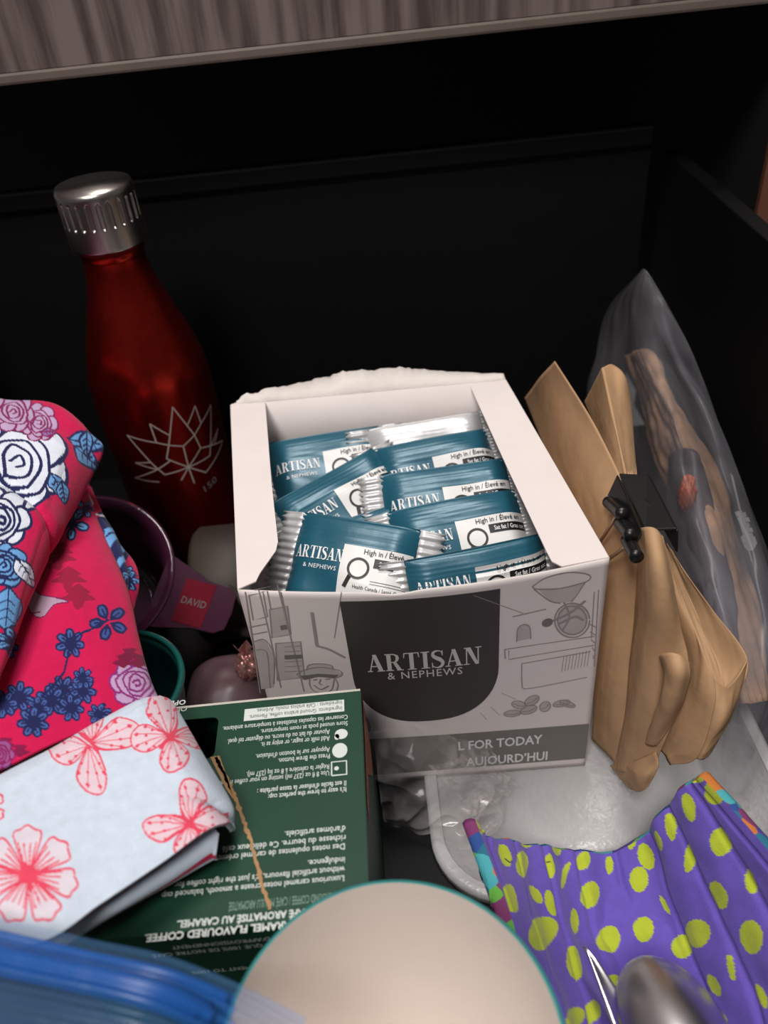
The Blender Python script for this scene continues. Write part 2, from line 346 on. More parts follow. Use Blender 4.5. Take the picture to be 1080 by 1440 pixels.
# ------------------------------------------------------------------ white carton
ZB = .0028
def bx(p): return np.array([p[0], p[1], p[2]+ZB])
FLb, FRb, FLt, FRt, BLt, BRt = map(bx, [(0, .0016, 0), (.15, -.0016, 0), (0, .0016, .1425), (.15, -.0016, .1425), (-.0165, .148, .1425), (.1334, .1448, .1425)])
BLb, BRb = bx((-.0165, .148, 0)), bx((.1334, .1448, 0))
t = CART = thing('snack_bar_carton', 'open white cardboard carton with charcoal shield emblem, full of blue snack bars', 'box', (.07, .07, ZB))
def fpt(u, v, off=0.):                            # point of the bowed front panel
    p = (FLb*(1-u)+FRb*u)*(1-v)+(FLt*(1-u)+FRt*u)*v; b = .0085*math.sin(PI*min(max(u, 0), 1))*max(v, 0)**1.6
    return p+np.array([0, -b-off, -.002*math.exp(-((u-.42)/.06)**2)*(v > .99)])
G = np.array([[fpt(u, v) for u in np.linspace(0, 1, 61)] for v in np.linspace(0, 1, 41)])
FP = grid('front_panel', G, M_CARD, t, solid=.0006, soff=1)
def quadgrid(a, b, c, d, n=6, m=12): u = np.linspace(0, 1, m)[None, :, None]; v = np.linspace(0, 1, n)[:, None, None]; return (a*(1-u)+b*u)*(1-v)+(d*(1-u)+c*u)*v
grid('side_panel', quadgrid(FLb, BLb, BLt, FLt), M_CARD, t, solid=.0006, soff=0); grid('side_panel', quadgrid(BRb, FRb, FRt, BRt), M_CARD, t, solid=.0006, soff=0)
grid('back_panel', quadgrid(BRb, BLb, BLt, BRt), M_CARD, t, solid=.0006, soff=0); grid('bottom_panel', quadgrid(FLb, FRb, BRb, BLb), M_CARD, t, solid=.0006, soff=0)
ZT = FLt[2]
def flat(name, px, zs, m, parent, solid=.0006):
    A_ = Art(); A_.poly(px); return mesh(name, [P(x, y, z=z) for (x, y), z in zip(px, zs)], A_.f, m, parent, smooth=False, solid=solid, soff=0)
pl = [proj(BLt), (373, 566), (382, 680), (391, 762), (388, 775), (366, 806), (360, 818), proj(FLt)]
flat('side_flap', [tuple(p) for p in pl], [ZT]*8, M_CARD, t)
pr = [proj(FRt), (790, 797), (776, 790), (768, 775), (716, 664), (661, 543), proj(BRt)]
flat('side_flap', [tuple(p) for p in pr], [ZT]*7, M_CARD, t)
# torn strip left standing on the back edge
n = 90; lo = np.array([BLt*(1-u)+BRt*u for u in np.linspace(0, 1, n)]); hp = curve([(325, 576), (345, 556), (385, 546), (430, 536), (490, 524), (545, 518), (600, 522), (655, 524), (708, 526)], n)
jag = np.convolve(np.random.default_rng(3).normal(0, 3.2, n), np.ones(4)/4, 'same'); jag[-20:] *= .3
hi = np.array([P(x, y+j, Y=.150+.012*math.sin(PI*k/(n-1))) for k, ((x, y), j) in enumerate(zip(hp, jag))])
grid('torn_flap', np.stack([lo, lo*.6+hi*.4+np.array([0, .002, 0]), hi]), mat('torn_board', (222, 214, 208), .8, bump=.4), t, solid=.0007, soff=0)
# print on the front panel: photo point -> panel coordinates
def fuv(x, y):
    d = ray(x, y); u, v, = .5, .5
    for _ in range(8):
        q = fpt(u, v); e = proj(q)-(x, y); ju = (proj(fpt(u+1e-3, v))-proj(q))/1e-3; jv = (proj(fpt(u, v+1e-3))-proj(q))/1e-3
        s_ = np.linalg.solve(np.stack([ju, jv], 1), -e); u += s_[0]; v += s_[1]
    return u, v
def fd(off): return lambda u, v: fpt(u, v, .0007+off)
art = Art(); art.rect(0.002, .045, .998, .245, 40, 8); decal('print_band', art, lambda u, v: fpt(u, v+.028*(1-u)*(v > .1)*min(1, (v-.1)/.145), .0007), M_BAND, FP)
sh0, sh1 = fuv(478, 848), fuv(703, 830); ub, vb = fuv(600, 1012); uc = (sh0[0]+sh1[0])/2; hw = (sh1[0]-sh0[0])/2; vt = .965; vs = .60
art = Art(); nx = 30
rows = [[(uc-hw+2*hw*i/nx, v) for i in range(nx+1)] for v in np.linspace(vt, vs, 10)]
for k in range(1, 15): a = k/14*PI/2; rows.append([(uc+hw*(math.cos(a)**.8 if k < 14 else 0.02)*(2*i/nx-1), vs-(vs-vb)*math.sin(a)) for i in range(nx+1)])
for rw in rows: art.v += rw
art.f = [tuple(f) for f in gfaces(len(rows), nx+1)]
decal('shield_print', art, fd(.0001), M_SHIELD, FP)
art = Art(); a0, a1 = fuv(517, 940), fuv(678, 928); put_serif(art, 'ARTISAN', a0[0], a0[1]-.01, a1[0]-a0[0], .085)
b0, b1 = fuv(545, 950), fuv(650, 942); put_text(art, '& NEPHEWS', b0[0], b0[1]-.012, b1[0]-b0[0], .036, .004, 1.15); decal('brand_lettering', art, fd(.0003), mat('pale_grey_print', (206, 200, 196), .5, var=.01), FP)
art = Art(); a0, a1 = fuv(653, 1050), fuv(762, 1042); put_text(art, 'L FOR TODAY', a0[0]-.02, a0[1]-.008, a1[0]-a0[0]+.02, .05, .02); a0, a1 = fuv(655, 1073), fuv(769, 1064); put_text(art, 'AUJOURD\u2019HUI', a0[0], a0[1]-.008, a1[0]-a0[0], .05, .02)
decal('slogan_lettering', art, fd(.0003), M_WHITE, FP)
sk = Art(); tone = Art(); dk = Art()
def flush(nm):
    global sk, tone, dk
    for a_, s_, o_, m_ in ((tone, '_tone', 0, M_SHADE), (sk, '_sketch', .0002, M_SKETCH), (dk, '_accent', .0003, M_BAND)): decal(nm+s_, a_, fd(o_), m_, FP)
    sk = Art(); tone = Art(); dk = Art()
def S(pts, wd=.0035, smooth=True, closed=False): sk.line([fuv(*p) for p in pts], wd, smooth, closed)
def T(pts): tone.poly([fuv(*p) for p in pts])
def c2(p): return (320+p[0]/2, 800+p[1]/2)        # traced on a doubled detail
def S2(pts, **k): S([c2(p) for p in pts], **k)
# drawing: stack of roasting drums
S2([(50, 60), (92, 345)], smooth=False); S2([(75, 55), (140, 40), (215, 340)], smooth=False); S2([(88, 55), (118, 180), (150, 330)], smooth=False)
S2([(118, 110), (168, 100), (178, 180), (125, 190)], closed=True, smooth=False); S2([(135, 205), (205, 200), (216, 300), (140, 310)], closed=True, smooth=False)
S2([(75, 200), (105, 195), (130, 240), (130, 320)]); S2([(80, 225), (110, 230), (120, 330)]); S2([(60, 160), (110, 150)]); S2([(70, 180), (112, 172)]); S2([(95, 60), (112, 58), (122, 110)], smooth=False)
S2([(60, 70), (100, 62), (112, 130), (72, 140)], closed=True, smooth=False); S2([(150, 60), (172, 165)], smooth=False)
T([c2(p) for p in [(135, 205), (205, 200), (216, 300), (140, 310)]]); T([c2(p) for p in [(118, 110), (168, 100), (178, 180), (125, 190)]]); T([c2(p) for p in [(75, 200), (105, 195), (130, 240), (130, 330), (95, 335)]])
for y in range(0, 6): S2([(160, 215+14*y), (208, 212+14*y)], wd=.002, smooth=False)
dk.poly([fuv(*c2(p)) for p in [(148, 155), (166, 152), (168, 164), (150, 167)]]); dk.poly([fuv(*c2(p)) for p in [(160, 238), (210, 236), (211, 246), (161, 249)]])
flush('drum_tower')
# drawing: paddle, then a man in a brimmed hat
S2([(236, 118), (250, 212)], smooth=False, wd=.007); S2([(240, 118), (254, 210)], smooth=False); S2([(250, 212), (285, 222), (330, 245)], wd=.009)
S2([(195, 292), (215, 280), (260, 272), (310, 280), (322, 292), (300, 302), (255, 298), (215, 306)], closed=True, wd=.004); S2([(222, 280), (228, 266), (255, 262), (290, 266), (297, 278)])
T([c2(p) for p in [(195, 292), (222, 280), (228, 266), (255, 262), (290, 266), (297, 278), (322, 292), (300, 302), (255, 298), (215, 306)]])
S2([(230, 304), (232, 325), (245, 340), (270, 344), (292, 335), (300, 304)]); S2([(262, 305), (258, 318), (266, 321)]); S2([(242, 322), (262, 334), (284, 324)], wd=.005); S2([(240, 308), (252, 306)], wd=.005); S2([(274, 306), (288, 305)], wd=.005)
S2([(300, 300), (310, 320), (306, 340)]); dk.poly([fuv(*c2(p)) for p in [(205, 296), (255, 290), (312, 293), (300, 302), (255, 298), (215, 306)]])
flush('hatted_man')
# drawing: hopper and roaster
S2([(855, 45), (895, 20), (960, 5), (1015, 12), (1010, 30), (935, 50), (870, 52)], closed=True); S2([(860, 52), (905, 85), (935, 92)]); S2([(1005, 32), (980, 70), (965, 88)])
for r_ in (48, 40): S2([(968+r_*1.02*math.cos(a), 140+r_*math.sin(a)) for a in np.linspace(0, 6.2, 16)], wd=.005)
S2([(905, 145), (960, 120), (1005, 85)], wd=.009); S2([(930, 150), (975, 130), (1000, 140)], wd=.008); S2([(945, 90), (960, 130), (940, 170)], wd=.006); S2([(1030, 60), (1022, 190)], smooth=False); S2([(1042, 55), (1030, 270)], smooth=False)
dk.disc(*fuv(*c2((898, 146))), .016, .018); T([c2((968+44*math.cos(a), 140+44*math.sin(a))) for a in np.linspace(0, 6, 14)]); T([c2(p) for p in [(870, 52), (935, 50), (1005, 32), (965, 88), (935, 92), (905, 85)]])
S2([(800, 130), (895, 108)], smooth=False); S2([(812, 200), (815, 165), (830, 152), (848, 158), (852, 192)]); T([c2(p) for p in [(812, 200), (815, 165), (830, 152), (848, 158), (852, 192)]])
S2([(778, 222), (1030, 185)], smooth=False); S2([(790, 225), (790, 250), (1030, 210)], smooth=False); S2([(778, 222), (780, 248)], smooth=False)
S2([(826, 262), (828, 322), (845, 332), (1010, 300)]); S2([(826, 262), (1020, 228)], smooth=False)
for k in range(9): S2([(945+9*k, 240-2*k), (938+9*k, 285-2*k)], wd=.002, smooth=False)
for k in range(5): S2([(1015+3*k, 150+22*k), (1036-2*k, 160+22*k)], wd=.003)
flush('roaster')
# drawing: loose coffee beans
for (x, y, a, b, r_) in ((818, 378, 20, 11, .2), (855, 366, 22, 12, -.5), (800, 402, 24, 9, -.1), (892, 383, 16, 13, -.6), (846, 392, 24, 11, -.3), (938, 374, 24, 9, -.2), (955, 376, 22, 8, .3), (385, 430, 26, 12, 1.1)):
    flush('coffee_bean'); el = [(x+a*math.cos(q)*math.cos(r_)-b*math.sin(q)*math.sin(r_), y+a*math.cos(q)*math.sin(r_)+b*math.sin(q)*math.cos(r_)) for q in np.linspace(0, 6, 12)]
    S2(el, closed=True, wd=.004); T([c2(p) for p in el]); S2([(x-a*.8*math.cos(r_), y-a*.8*math.sin(r_)), (x+2, y+3), (x+a*.8*math.cos(r_), y+a*.8*math.sin(r_))], wd=.004)
flush('coffee_bean')
for a, b in (((710, 400), (728, 420)), ((740, 385), (765, 408)), ((770, 345), (810, 362)), ((320, 60), (300, 190)), ((690, 70), (830, 120))): S2([a, b], wd=.002, smooth=False); flush('stray_line')

# ------------------------------------------------------------------ snack bars
M_LAB = mat('label_white', (224, 222, 220), .4, var=.01); M_RIDGE = M_TEAL
def bar(label, a, b, za, zb, tilt, L=.086, W_=.043, art_on=True, body=None, seed=0, shift=.5, lift=0.):
    A, B = P(*a, z=za), P(*b, z=zb); ex = (B-A)/np.linalg.norm(B-A); C0 = A+(B-A)*shift
    ey0 = np.cross([0, 0, 1], ex); ey0 /= np.linalg.norm(ey0); ez0 = np.cross(ex, ey0); c, s_ = math.cos(tilt), math.sin(tilt)
    ey = ey0*c+ez0*s_; ez = np.cross(ex, ey)
    C0 = C0-ey*W_/2                                # a and b mark the upper edge
    for _ in range(3):                              # keep the bar between the carton walls
        cs = [C0+ex*L/2*i+ey*W_/2*j for i in (-1, 1) for j in (-1, 1)]
        C0 = C0+np.array([1, 0, 0])*max(0, max(-.112*q[1]+.0035-q[0] for q in cs)); cs = [C0+ex*L/2*i+ey*W_/2*j for i in (-1, 1) for j in (-1, 1)]
        C0 = C0-np.array([1, 0, 0])*max(0, max(q[0]-(.1465-.112*q[1]) for q in cs))
        C0 = C0+np.array([0, 1, 0])*max(0, max(.004-q[1] for q in cs)); C0 = C0-np.array([0, 1, 0])*max(0, max(q[1]-.141 for q in cs))
    t = thing('snack_bar', label, 'snack bar', C0-ez*.006, 'wrapped snack bars in the carton')
    r = np.random.default_rng(seed+20); ph = r.uniform(0, 6.3, 6); xe = L/2-.0115; bend = r.uniform(-.006, .002)
    def hgt(x, y):
        e = max(0., min(1., (xe+.0005-abs(x))/.011)); e = e*(2-e); k = max(0., 1-abs(2*y/W_)**3.2); q = 2*y/W_
        z = .0075*e*k**.6+.0007*math.sin(170*x+ph[0]+60*y)*k+.0006*math.sin(260*y+90*x+ph[1])*k
        if q > .42: z += .0007*math.sin((q-.42)*2*PI/.11)*(1 if abs(x) < xe else .3)
        return z+bend*(x/(L/2))**2
    def pt(x, y, off=0.): return C0+ex*x+ey*y+ez*(hgt(x, y)+off)
    n, m_ = 44, 40; xs = np.linspace(-xe, xe, n); ys = np.linspace(-W_/2, W_/2, m_)
    Gt = np.array([[pt(x, y) for y in ys] for x in xs]); Gb = np.array([[C0+ex*x+ey*y+ez*(-.9*.0075*max(0, 1-abs(x/xe)**4)*max(0, 1-abs(2*y/W_)**3)-.0002+bend*(x/(L/2))**2) for y in ys] for x in xs])
    V = np.concatenate([Gt.reshape(-1, 3), Gb.reshape(-1, 3)]); F = np.concatenate([gfaces(n, m_)[:, ::-1], gfaces(n, m_)+n*m_])
    Sd = []
    for i in range(n-1): Sd += [(i*m_, (i+1)*m_, n*m_+(i+1)*m_, n*m_+i*m_), (i*m_+m_-1, n*m_+i*m_+m_-1, n*m_+(i+1)*m_+m_-1, (i+1)*m_+m_-1)]
    mesh('wrapper', V, [tuple(f) for f in F]+Sd, body or M_TEAL, t)
    for sg in (-1, 1):
        m2 = 61; rows = []
        for k, q in enumerate((0, .35, .7, 1.)):
            row = []
            for j in range(m2):
                y = (-.5+j/(m2-1))*W_; x = sg*(xe-.002+.0125*q+(.0012*(abs((j % 4)-2)-1) if k == 3 else 0))
                row.append(C0+ex*x+ey*y+ez*(.0004+bend*(x/(L/2))**2+.00075*math.sin(j*2*PI/5)*min(1, q*2+.2)+.002*q*math.sin(y*90+ph[2+sg])))
            rows.append(row)
        grid('end_seal', np.array(rows), M_SILVER, t, solid=.0002, soff=0)
    if not art_on: return t
    if art_on == 'back':
        art = Art(); put_text(art, 'ME DRI', -.012, .003, .026, .006, .03); put_text(art, 'NTS', -.002, -.007, .014, .006, .03); decal('wrapper_lettering', art, lambda x, y: pt(x, y, .0005), M_WHITE, t); return t
    art = Art(); put_serif(art, 'ARTISAN', -xe+.0025, .000, .0245, .0056); put_text(art, '& NEPHEWS', -xe+.008, -.0042, .0165, .0019, .004, 1.1); decal('brand_lettering', art, lambda x, y: pt(x, y+lift, .0005), M_WHITE, t)
    lx0, lx1, ly0, ly1 = -.0025, xe-.0005, -.0145, .0085
    art = Art(); art.rect(lx0, ly0, lx1, ly1, 24, 14); nl = decal('nutrition_label', art, lambda x, y: pt(x, y+lift, .0005), M_LAB, t)
    art = Art(); art.ring(lx0+.0085, -.0015, .0044, .0011); art.line([(lx0+.0055, -.0052), (lx0+.0034, -.0105)], .0019)
    put_text(art, 'High in / \u00c9lev\u00e9 en', lx0+.0095, .0053, .0215, .0023, .012); art.rect(lx0+.0148, -.0002, lx1, .0040, 14, 4)
    put_text(art, 'Health Canada / Sant\u00e9 Canada', lx0+.0075, -.0105, .0235, .0017, .004)
    for y in (-.0062, -.0074): art.rect(lx0+.0148, y-.00025, lx1, y, 14, 1)
    decal('label_print', art, lambda x, y: pt(x, y+lift, .0008), M_INK, nl)
    art = Art(); put_text(art, 'Sat fat / Gras sat.', lx0+.0172, .0009, .0158, .0021, .015); decal('label_lettering', art, lambda x, y: pt(x, y+lift, .0011), M_WHITE, nl)
    return t
bar('silver-backed snack bar turned over against the carton back panel', (505, 606), (682, 577), .131, .131, .75, body=M_SILVER, art_on=False, seed=2)
bar('blue snack bar resting against the inside of the carton back panel', (366, 616), (545, 588), .128, .128, .60, seed=1)
bar('blue snack bar directly in front of the silver-backed bar', (508, 634), (700, 598), .131, .131, .62, seed=3)
bar('blue snack bar slanting down toward the bottle side of the carton', (375, 706), (500, 638), .125, .129, .50, seed=5)
bar('blue snack bar with full emblem lying between two ridged blue bars', (512, 672), (730, 642), .131, .131, .60, seed=4)
bar('blue snack bar showing large white back lettering, wedged beneath other bars', (428, 752), (560, 704), .117, .121, .55, art_on='back', seed=6)
bar('ridged blue snack bar tucked under the carton flap nearest the paper bag', (514, 724), (755, 680), .131, .131, .60, seed=7)
bar('silver-backed snack bar standing on edge in the carton corner by the purple cup', (392, 765), (366, 850), .098, .098, .1, L=.07, W_=.03, art_on=False, body=M_SILVER, seed=8)
bar('blue snack bar lying deep in the carton under its wide side flap', (660, 795), (800, 778), .112, .112, .5, art_on=False, seed=11)
bar('blue snack bar with white end seal poking over the carton front edge', (546, 806), (790, 757), .132, .132, 1.12, W_=.040, lift=.005, seed=9)
bar('blue snack bar on top of the pile, whole emblem and magnifier label showing', (392, 728), (600, 760), .137, .135, .66, L=.080, seed=10)

# ------------------------------------------------------------------ red steel bottle
BX, BY = -.071, .200
t = thing('water_bottle', 'red metallic water bottle with steel cap and maple leaf line emblem', 'bottle', (BX, BY, 0))
def at(v, dx, dy, dz=0): return np.array(v)+np.array([dx, dy, dz])
prof = curve([(.001, 0), (.034, 0), (.0355, .003), (.0355, .08), (.0355, .135), (.033, .155), (.026, .178), (.0195, .198), (.0168, .212), (.0165, .222)], 70)
M_RED = mat('red_metallic_lacquer', (168, 38, 27), .27, .92, .5, var=.12, vscale=120)
v, f = lathe(prof, 96); BB = mesh('bottle_body', at(v, BX, BY), f, M_RED, t)
v, f = lathe([(.0168, .216), (.0172, .217), (.0172, .2225), (.0168, .223)], 64); mesh('neck_ring', at(v, BX, BY), f, M_RED, t)
zz = np.linspace(.2232, .2505, 56); pr_ = [(.016, .2225), (.0198, .2225)]+[(.0202, z) for z in zz]+[(.0192, .2532), (.0001, .2536)]
v, f = lathe(pr_, 480); v = np.array(v); an = np.arctan2(v[:, 1], v[:, 0]); rad = np.hypot(v[:, 0], v[:, 1])
da = (np.mod(an+PI/24, PI/12)-PI/24)*.0202; dz = np.maximum(0, np.abs(v[:, 2]-.2415)-.0055); ins = np.clip((.00115-np.hypot(da, dz))/.0003, 0, 1)*(rad > .0201)*.0013
v[:, :2] *= ((rad-ins)/np.maximum(rad, 1e-9))[:, None]; cp = mesh('cap', at(v, BX, BY), f, M_STEEL, t)
for k in range(24):                                # floor of each upright slot
    a = 2*PI*k/24; q = []
    for i in range(12): th = 2*PI*i/12; q.append((.0009*math.cos(th), .0009*math.sin(th)+(.0054 if math.sin(th) > 0 else -.0054)))
    mesh('cap_groove', [(BX+.01896*math.cos(a+x/.0202), BY+.01896*math.sin(a+x/.0202), .2415+y) for x, y in q], [tuple(range(12))], M_STEEL, cp, smooth=False)
def bot(x, y, r=.0358):
    d = ray(x, y); o = CAM-np.array([BX, BY, 0]); a = d[0]**2+d[1]**2; b = o[0]*d[0]+o[1]*d[1]; c = o[0]**2+o[1]**2-r*r; ds = b*b-a*c
    tt = (-b-math.sqrt(max(ds, 0)))/a; q = o+d*tt; return math.atan2(q[1], q[0])*r, q[2]
def c3(p): return (p[0]/3, 540+p[1]/3)
em = Art()
for ln in ([(795, 350), (820, 418)], [(795, 350), (765, 405)], [(795, 350), (868, 373), (938, 238), (846, 270)], [(795, 350), (885, 302), (888, 88), (848, 165)], [(846, 270), (820, 215), (773, 262), (795, 350), (846, 270)], [(773, 262), (712, 258), (728, 98), (820, 215), (848, 165), (822, 92), (790, 175)],
           [(712, 258), (703, 315), (795, 350)], [(712, 258), (660, 247), (632, 168), (712, 215)], [(660, 247), (537, 216), (665, 360), (720, 322)], [(795, 350), (695, 382), (635, 330), (572, 332), (665, 360), (570, 395), (672, 413)], [(885, 265), (918, 188), (905, 250)]):
    q = [bot(*c3(p)) for p in ln]
    for a, b in zip(q[:-1], q[1:]): em.line([tuple(np.array(a)*(1-k)+np.array(b)*k) for k in np.linspace(-.01, 1.01, 14)], .00085)
def onb(x, z): a = x/.0358; return (BX+.0359*math.cos(a), BY+.0359*math.sin(a), z)
decal('leaf_emblem', em, onb, mat('silver_print', (170, 156, 150), .5), BB)
a0, a1 = bot(286, 694), bot(300, 680); art = Art(); s_ = math.hypot(a1[0]-a0[0], a1[1]-a0[1]); V, F = text('150', .0)
art.add((V, F), lambda x, y: (a0[0]+.008*x-.001*y, a0[1]+.0065*y+.002*x)); decal('number_lettering', art, onb, mat('faint_print', (120, 108, 108), .6), BB)

# ------------------------------------------------------------------ translucent purple cup with a tab
C0 = np.array([-.106, .098, .078]); nz_ = np.array([.12, -.42, .9]); nz_ /= np.linalg.norm(nz_); tb = np.array([.08, -.03, 0.]); tb -= nz_*(tb@nz_); tb /= np.linalg.norm(tb); sd = np.cross(nz_, tb)
def cupf(v): v = np.array(v, float); return C0+v[:, :1]*tb+v[:, 1:2]*sd+v[:, 2:]*nz_
M_PURP = film('smoky_purple_plastic', (58, 24, 44), .72, .86, .08, 10, bump=.02)
t = thing('steeper_cup', 'dark translucent purple plastic cup with a flat side tab, beside the red patterned cloth', 'cup', (C0[0], C0[1], 0))
v, f = lathe([(.001, -.058), (.032, -.058), (.035, -.055), (.0385, -.03), (.0395, -.0295), (.043, -.004), (.047, -.001), (.0485, 0), (.048, .0015), (.045, .001), (.0415, -.004), (.037, -.03), (.0335, -.053), (.03, -.0555), (.001, -.0555)], 80)
mesh('cup_body', cupf(v), f, M_PURP, t)
q = [(.040, -.020), (.052, -.0175), (.066, -.014), (.078, -.0135), (.083, -.010), (.084, 0), (.083, .010), (.078, .0135), (.066, .014), (.052, .0195), (.040, .024)]
TB = mesh('tab', cupf([(a, b, -.0006) for a, b in q]), [tuple(range(len(q)))], M_PURP, t, smooth=False, solid=.0018, soff=0)
art = Art(); art.rect(.054, -.013, .071, .0125); decal('tab_label', art, lambda x, y: cupf([(x, y, .0006)])[0], mat('dark_red_label', (88, 12, 28), .8, 0, .1), TB)
art = Art(); put_text(art, 'DAVID', .0555, -.002, .014, .004, .01); decal('tab_lettering', art, lambda x, y: cupf([(x, y, .0009)])[0], mat('maroon_print', (40, 4, 14), .5), TB)
for rr in (.0315, .026): th = np.linspace(0, 2*PI, 40); tube_obj('inner_ridge', cupf([(rr*math.cos(a), rr*math.sin(a), -.0548) for a in th]), .0008, M_PURP, t, 60, 6)

# ------------------------------------------------------------------ bronze mug on its side
t = thing('bronze_mug', 'dull bronze metal mug lying on its side below the red bottle', 'mug', (-.042, .118, 0))
M_BRZ = mat('dull_bronze', (54, 46, 39), .6, .2, var=.12)
v, f = lathe([(.001, 0), (.037, 0), (.04, .003), (.04, .040), (.0385, .041), (.0365, .038), (.036, .006), (.001, .005)], 64)
mesh('mug_body', np.stack([-.0545+v[:, 2], .126+v[:, 0]*.88, .0355+v[:, 1]*.88], 1), f, M_BRZ, t)
tube_obj('handle', [(-.032, .098, .056), (-.022, .087, .056), (-.0185, .084, .045), (-.021, .084, .034), (-.032, .092, .028)], .003, M_BRZ, t)

# ------------------------------------------------------------------ mauve pouch, foil sweet, teal bowl
def pillow(cx, cy, z0, sx, sy, h, rot, n=50, seed=0, wr=.1):
    u = np.linspace(-1, 1, n); U, V = np.meshgrid(u, u); k = np.maximum(0, 1-np.abs(U)**2.6)*np.maximum(0, 1-np.abs(V)**2.6); k = k**.55
    Z = h*k*(1+wr*wob(n, n, 1.6, seed)); c, s_ = math.cos(rot), math.sin(rot); X = U*sx; Y = V*sy
    top = np.stack([cx+c*X-s_*Y, cy+s_*X+c*Y, z0+.0012+Z], -1); bot_ = top.copy(); bot_[..., 2] = z0
    return top, bot_
def pillow_obj(name, m, parent, *a, **k):
    T_, B_ = pillow(*a, **k); n = T_.shape[0]; V = np.concatenate([T_.reshape(-1, 3), B_.reshape(-1, 3)]); g = gfaces(n, n); N2 = n*n
    e = [i for i in range(n)]+[i*n+n-1 for i in range(1, n)]+[N2-2-i for i in range(n-1)]+[(n-2-i)*n for i in range(n-2)]
    sd_ = [(e[i], e[(i+1) % len(e)], N2+e[(i+1) % len(e)], N2+e[i]) for i in range(len(e))]
    return mesh(name, V, [tuple(x) for x in g]+[tuple(x) for x in g[:, ::-1]+N2]+sd_, m, parent)
t = thing('plastic_pouch', 'matte mauve-brown plastic pouch on the drawer floor beside the white carton', 'pouch', (-.043, .042, 0))
M_MV = mat('mauve_plastic', (84, 64, 68), .42, var=.06, vscale=25)
pillow_obj('pouch_body', M_MV, t, -.0325, .043, 0, .027, .034, .044, .03, seed=5, wr=.05)
box('pouch_seal', (-.058, -.008, .0735, .0755, .001, .014), M_MV, t)
t = thing('foil_sweet', 'small pink foil-wrapped sweet squeezed against the carton side', 'candy', (-.013, .012, .03))
M_FOIL = mat('pink_foil', (206, 150, 144), .22, .7, var=.25, vscale=300, bump=.8, bscale=300)
c_ = P(349, 936, z=.045)
bm = bmesh.new(); bmesh.ops.create_icosphere(bm, subdivisions=4, radius=1); r_ = np.random.default_rng(2)
vv = np.array([v.co[:] for v in bm.verts]); ff = [[v.index for v in f.verts] for f in bm.faces]; bm.free()
vv = vv*(1+.14*np.sin(vv[:, :1]*9+1)*np.sin(vv[:, 1:2]*8)+.08*np.sin(vv[:, 2:]*17+vv[:, :1]*12)); mesh('sweet_body', c_+vv*np.array([.006, .007, .009]), ff, M_FOIL, t)
for sg in (-1, 1): mesh('twist_end', [c_+np.array(q) for q in [(0, 0, sg*.007), (-.005, .002, sg*.015), (-.002, -.003, sg*.016), (.002, .003, sg*.0165), (.005, -.001, sg*.015)]], [(0, 1, 2), (0, 2, 3), (0, 3, 4)], M_FOIL, t, smooth=False, solid=.0003)
t = thing('teal_bowl', 'small glossy teal bowl half hidden under the butterfly cloth', 'bowl', (-.080, .020, 0))
v, f = lathe(curve([(.001, 0), (.018, 0), (.020, .003), (.031, .04), (.0355, .068), (.0368, .0705), (.0355, .0712), (.0335, .068), (.029, .04), (.018, .006), (.001, .005)], 60), 72)
mesh('bowl_body', at(v, -.080, .021), f, mat('teal_glaze', (24, 100, 94), .18, coat=.4), t)
v, f = lathe([(.0362, .0685), (.0374, .070), (.0374, .0715), (.0362, .073), (.0345, .0722), (.0345, .0705)], 72); mesh('bowl_rim', at(v, -.080, .021), f, bpy.data.materials['teal_glaze'], t)

# ------------------------------------------------------------------ coffee pod carton
PX0, PX1, PY0, PY1, PZ = -.060, .0445, -.1125, -.0190, .100
t = thing('coffee_pod_box', 'dark green caramel coffee pod box lying with upside-down white text', 'box', ((PX0+PX1)/2, (PY0+PY1)/2, 0))
# top panel with a hand hole
hx0, hx1 = P(262, 1012, z=PZ)[0]-.012, P(308, 1012, z=PZ)[0]; hy1, hy0 = P(300, 1009, z=PZ)[1], P(305, 1066, z=PZ)[1]
outer = [(PX0, PY0), (PX1, PY0), (PX1, PY1), (PX0, PY1)]; hole = [tuple(q) for q in rrect(hx0, hx1, hy0, hy1, .003, 4)]
loops = [[Vector((*p, 0)) for p in outer], [Vector((*p, 0)) for p in hole]]
TP = mesh('top_panel', [(x, y, PZ) for x, y in outer+hole], [tuple(x) for x in tessellate_polygon(loops)], M_GREEN, t, smooth=False, solid=.0006, soff=0)
def fq(name, a, b, c, d, m): mesh(name, [a, b, c, d], [(0, 1, 2, 3)], m, t, smooth=False, solid=.0006, soff=0)
fq('end_panel', (PX0, PY0, 0), (PX1, PY0, 0), (PX1, PY0, PZ), (PX0, PY0, PZ), M_GREEN); fq('end_panel', (PX1, PY1, 0), (PX0, PY1, 0), (PX0, PY1, PZ), (PX1, PY1, PZ), M_GREEN)
fq('side_panel', (PX1, PY0, 0), (PX1, PY1, 0), (PX1, PY1, PZ), (PX1, PY0, PZ), M_GREEN); fq('side_panel', (PX0, PY1, 0), (PX0, PY0, 0), (PX0, PY0, PZ), (PX0, PY1, PZ), M_GREEN)
fq('bottom_panel', (PX0, PY0, .0006), (PX0, PY1, .0006), (PX1, PY1, .0006), (PX1, PY0, .0006), M_GREEN)
art = Art(); art.poly([(PY1-.001, PZ-.001), (PY1-.001, PZ-.04), (PY1-.012, PZ-.045), (PY1-.03, PZ-.016), (PY1-.055, PZ-.012), (PY1-.05, PZ-.004), (PY1-.02, PZ-.006)])
decal('side_picture', art, lambda x, y: (PX1+.0006, x, y), mat('orange_print', (190, 92, 44), .5, var=.2), t)
def top(off): return lambda x, y: (x, y, PZ+.0004+off)
ink = Art()
